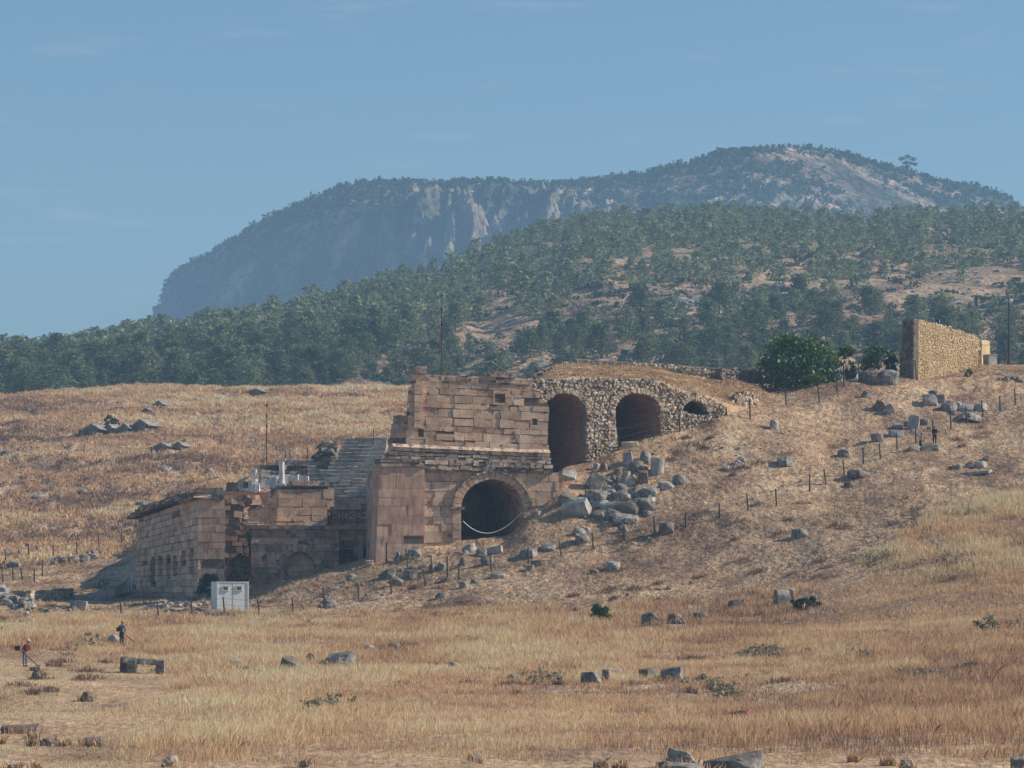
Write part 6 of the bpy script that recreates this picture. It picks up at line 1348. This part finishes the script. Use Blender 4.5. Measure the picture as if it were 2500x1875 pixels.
for x_, yb_, yt_ in ((284, 1455, 1434), (304, 1448, 1428), (313, 1446, 1418), (320, 1440, 1413)): hb('post', [(x_, yb_, 309), (x_, yt_, 309)], .045, M_white)
for nm, a_, b_, poly, lab, mt in (('retaining_wall', (76, 322), (182, 321), [(76, 1444), (180, 1436), (182, 1462), (74, 1470)], 'low sunlit retaining wall of squared stones at the far left', M_rub),
                        ('retaining_wall', (232, 313.5), (276, 312.5), [(240, 1416), (276, 1412), (262, 1432), (238, 1440)], 'short sunlit wall piece above the handrail', M_rub),
                        ('low_stone_wall', (58, 300), (178, 300), [(58, 1470), (100, 1464), (170, 1462), (182, 1470), (182, 1496), (62, 1496)], 'dark shaded low wall behind the left rubble, near the foot of the handrail', M_grey),
                        ('low_stone_wall', (118, 300), (186, 299), [(118, 1489), (150, 1487), (186, 1484), (187, 1503), (118, 1504)], 'low brownish dry-stone wall at the very edge of the grass', M_greywarm)):
    t_ = thing(nm, P((a_[0]+b_[0])/2, 1455, a_[1]), lab, 'wall')
    pl_ = Plane(a_[0], hit(a_[0], poly[-1][1])-.4, b_[0], hit(b_[0], poly[2][1])-.2); xs0 = [p_[0] for p_ in poly]; ys0 = [p_[1] for p_ in poly]
    masonry('stones', t_, pl_, [(min(xs0), min(ys0)), (max(xs0), min(ys0)), (max(xs0), max(ys0)), (min(xs0), max(ys0))], 5, .6, poly, None, .5, 88, mt, proud=.03, gap=.03)

# ------------------------------------------------------------------ people
M_skin = mat('skin', [(.3, (.30, .17, .12)), (.7, (.36, .21, .15))], 4, rough=.6); M_hair = mat('dark_hair', [(.3, (.02, .015, .012)), (.7, (.04, .03, .025))], 8)
def cloth(name, c): return mat(name, [(.3, tuple(v*.8 for v in c)), (.7, c)], 6, rough=.9, bump=.3, bscale=12)
def skinmesh(name, chains, material, parent, sub=1):
    """chains: lists of (point, radius) sharing joints by position; grown with a Skin modifier"""
    V = []; E = []; Rr = []; key = {}
    for ch in chains:
        last = None
        for p, r in ch:
            k_ = tuple(round(c, 3) for c in p)
            if k_ not in key: key[k_] = len(V); V.append(p); Rr.append(r)
            if last is not None: E.append((last, key[k_]))
            last = key[k_]
    me = bpy.data.meshes.new(name); me.from_pydata(V, E, []); o = bpy.data.objects.new(name, me); COL.objects.link(o)
    sk = o.modifiers.new('Skin', 'SKIN'); sk.use_smooth_shade = True
    if sub: ss = o.modifiers.new('Sub', 'SUBSURF'); ss.levels = sub; ss.render_levels = sub
    for i, sv in enumerate(me.skin_vertices[0].data): sv.radius = (Rr[i], Rr[i]); sv.use_root = (i == 0)
    dg = bpy.context.evaluated_depsgraph_get(); m2 = bpy.data.meshes.new_from_object(o.evaluated_get(dg)); m2.name = name
    o.modifiers.clear(); o.data = m2; m2.materials.clear(); m2.materials.append(material); o.parent = parent; return o
def person(loc, rz, label, shirt, trousers, hat=None, lean=0.0, arms='down', scale=1.0, hairlong=False, name='person'):
    root = thing(name, loc, label, 'person'); root.rotation_euler = (0, 0, rz); root.scale = (scale,)*3
    L = lambda x, y, z: (x, y-(max(0, z-.95))*math.tan(lean), .95+(z-.95)*math.cos(lean) if z > .95 else z)    # bends forward (-y) at the hips
    pel = (0, 0, .95); body = [[(pel, .13), (L(0, 0, 1.15), .12), (L(0, 0, 1.35), .14), (L(0, 0, 1.48), .065), (L(0, -.01, 1.56), .065), (L(0, -.02, 1.64), .095), (L(0, -.01, 1.73), .07)]]
    HJ = []
    for s in (-1, 1):
        body.append([(pel, .13), ((s*.10, 0, .88), .09), ((s*.11, -.02, .50), .06), ((s*.11, .01, .09), .04), ((s*.12, -.14, .04), .035)])
        sh = L(s*.19, 0, 1.42)
        if arms == 'down': el, ha = L(s*.25, .02, 1.14), L(s*.24, -.08, .90)
        elif arms == 'hold': el, ha = L(s*.27, .0, 1.14), L(s*.12, -.30, 1.10)
        elif arms == 'hips': el, ha = L(s*.40, .06, 1.18), L(s*.20, -.05, 1.02)
        else: el, ha = L(s*.23, -.06, 1.15), L(s*.16, -.28, .98)
        body.append([(L(0, 0, 1.35), .14), (sh, .06), (el, .042), (ha, .028)]); HJ.append((s, sh, el, ha))
    b = skinmesh('body', body, M_skin, root)
    for s, sh, el, ha in HJ:                     # hands: palm, four fingers, thumb
        e = Vector(ha); dr = (e-Vector(el)).normalized(); sd_ = Vector((0, 1, 0)).cross(dr).normalized() if abs(dr.y) < .9 else Vector((1, 0, 0)); palm = e+dr*.07; ch = [[(tuple(e), .026), (tuple(palm), .03)]]
        for k, l in enumerate((.062, .072, .066, .05)):
            o1 = palm+sd_*(k-1.5)*.019; ch.append([(tuple(palm), .03), (tuple(o1+dr*.03), .009), (tuple(o1+dr*(.03+l*.5)+Vector((0, -.012, 0))), .008), (tuple(o1+dr*(.03+l*.8)+Vector((0, -.03, 0))), .007)])
        ch.append([(tuple(e), .026), (tuple(e+dr*.03+sd_*-.04*s), .010), (tuple(e+dr*.07+sd_*-.05*s), .008)])
        skinmesh('hand', ch, M_skin, root, 0)
    sh_ = [[(L(0, 0, .93), .155), (L(0, 0, 1.15), .15), (L(0, 0, 1.34), .17), (L(0, 0, 1.45), .09)]]
    for s, sh, el, ha in HJ: sh_.append([(L(0, 0, 1.34), .17), (sh, .08), (el, .06), (tuple(Vector(el).lerp(Vector(ha), .85)), .045)])
    skinmesh('shirt', sh_, shirt, root)
    tr_ = [[((0, 0, 1.0), .15), ((0, 0, .92), .15)]]
    for s in (-1, 1): tr_.append([((0, 0, .92), .15), ((s*.10, 0, .84), .11), ((s*.11, -.02, .50), .085), ((s*.11, .01, .12), .07)])
    skinmesh('trousers', tr_, trousers, root)
    for s in (-1, 1): skinmesh('shoe', [[((s*.11, .05, .05), .05), ((s*.12, -.06, .045), .05), ((s*.125, -.16, .035), .04)]], M_dark, root)
    hd = Vector(L(0, -.02, 1.66))
    m_ = MB(); 
    if hairlong: skinmesh('hair', [[(tuple(hd+Vector((0, .02, .06))), .10), (tuple(hd+Vector((0, .07, -.06))), .07), (tuple(hd+Vector((0, .10, -.24))), .045)]], M_hair, root)
    else: skinmesh('hair', [[(tuple(hd+Vector((0, .01, .05))), .10), (tuple(hd+Vector((0, .05, -.02))), .08)]], M_hair, root)
    # face: nose, eyes, mouth, ears
    f = MB(); f.box(hd.x, hd.y-.105, hd.z-.01, .025, .035, .045)
    for s in (-1, 1): f.box(hd.x+s*.10, hd.y, hd.z, .02, .04, .06)
    f.build('nose_and_ears', M_skin, None).parent = root
    f = MB()
    for s in (-1, 1): f.box(hd.x+s*.035, hd.y-.092, hd.z+.02, .024, .012, .012)
    f.box(hd.x, hd.y-.092, hd.z-.055, .045, .01, .01); f.build('eyes_and_mouth', M_hair, None).parent = root
    if hat:
        q = MB(); c = hd+Vector((0, .01, .07)); q.tube([c-Vector((0, 0, .01)), c+Vector((0, 0, .008))], .17, 14); q.tube([c, c+Vector((0, 0, .09)), c+Vector((0, 0, .12))], [.11, .10, .04], 12)
        h_ = q.build('hat', hat, None); h_.parent = root
    return root
for o in []: pass
M_hat1 = cloth('straw_cap', (.62, .45, .15)); M_hat2 = cloth('pink_cap', (.75, .55, .55)); M_hat3 = cloth('white_cap', (.7, .66, .64))
pA = G(297, 1577); person(pA, 2.6, 'worker in a yellow-brown hat and blue-grey shirt holding a brush cutter in tall grass', cloth('blue_grey_shirt', (.22, .24, .32)), cloth('navy_trousers', (.05, .055, .085)), M_hat1, .12, 'hips', 1.02)
pB = G(61, 1628); person(pB, .9, 'worker in a red top and grey trousers bending over a brush cutter', cloth('red_top', (.20, .025, .04)), cloth('grey_trousers', (.22, .20, .23)), M_hat3, .40, 'hold', 1.0)
pC = G(2247, 1100); person(pC, 1.9, 'visitor in a lavender top, dark trousers and pink cap, looking down', cloth('lavender_top', (.50, .42, .52)), cloth('navy_slacks', (.035, .035, .06)), M_hat2, .22, 'front', .96, True)
pD = G(2282, 1087); person(pD, math.pi, 'visitor dressed all in black standing just behind the dark oval stone', cloth('black_coat', (.022, .022, .032)), cloth('black_trousers', (.02, .02, .03)), None, .05, 'front', 1.0)
def cutter(base, dx, lab, L_=1.5):
    t_ = thing('brush_cutter', base, lab, 'brush cutter'); b = Vector(base); q = MB(); q.tube([b+Vector((-.25*dx, .0, 1.15)), b+Vector((L_*dx*.75, -.35, .12))], .03, 6); q.build('shaft', M_dark, t_)
    q = MB(); q.box(b.x-.36*dx, b.y+.02, b.z+1.18, .34, .26, .30, jit=.03, rg=rgs); q.build('motor', M_dark, t_); q = MB(); c = b+Vector((L_*dx*.78, -.36, .08)); q.tube([c-Vector((0, 0, .02)), c+Vector((0, 0, .03))], .17, 10); q.build('cutting_head', M_dark, t_)
    q = MB(); c = b+Vector((.1*dx, -.1, 1.0)); q.tube([c+Vector((-.05, .2, .12)), c, c+Vector((.05, -.25, .12))], .02, 5); q.build('handle', M_dark, t_)
cutter(pA+Vector((.15, -.2, 0)), 1, 'black brush cutter held by the worker in the hat', 1.3)
cutter(pB+Vector((-.1, -.25, 0)), 1, 'black brush cutter held by the worker in the red top', 1.3)
a = G(88, 1660); t_ = thing('bag', a, 'dark brown bag lying in the mown grass below the worker in red', 'bag'); q = MB()
q.tube([a+Vector((0, 0, -.05)), a+Vector((0, 0, .15)), a+Vector((.02, 0, .42)), a+Vector((0, 0, .60)), a+Vector((0, 0, .68))], [.22, .27, .24, .15, .06], 10, .5); q.build('sack', M_greywarm, t_); q = MB(); q.tube([a+Vector((-.08, 0, .62)), a+Vector((0, 0, .78)), a+Vector((.08, 0, .62))], .02, 5); q.build('strap', M_dark, t_)
q = MB(); q.box(a.x+.3, a.y-.1, a.z+.1, .35, .3, .22, jit=.04, rg=rgs); q.build('pocket', M_greywarm, t_)

# ------------------------------------------------------------------ haze
hz = MB(); hz.box(0, 1950, 125, 5200, 3940, 290); hzo = hz.build('haze', bpy.data.materials.new('haze'), origin=(0, 0, 0))
hm = hzo.data.materials[0]; hm.use_nodes = True; t = hm.node_tree; t.nodes.clear(); o_ = t.nodes.new('ShaderNodeOutputMaterial'); v_ = t.nodes.new('ShaderNodeVolumePrincipled')
v_.inputs['Density'].default_value = HAZE; v_.inputs['Color'].default_value = (.40, .68, 1.0, 1); v_.inputs['Anisotropy'].default_value = 0.0
t.links.new(v_.outputs[0], o_.inputs['Volume']); tag(hzo, 'blue morning haze over the slopes', None, None, 'stuff')
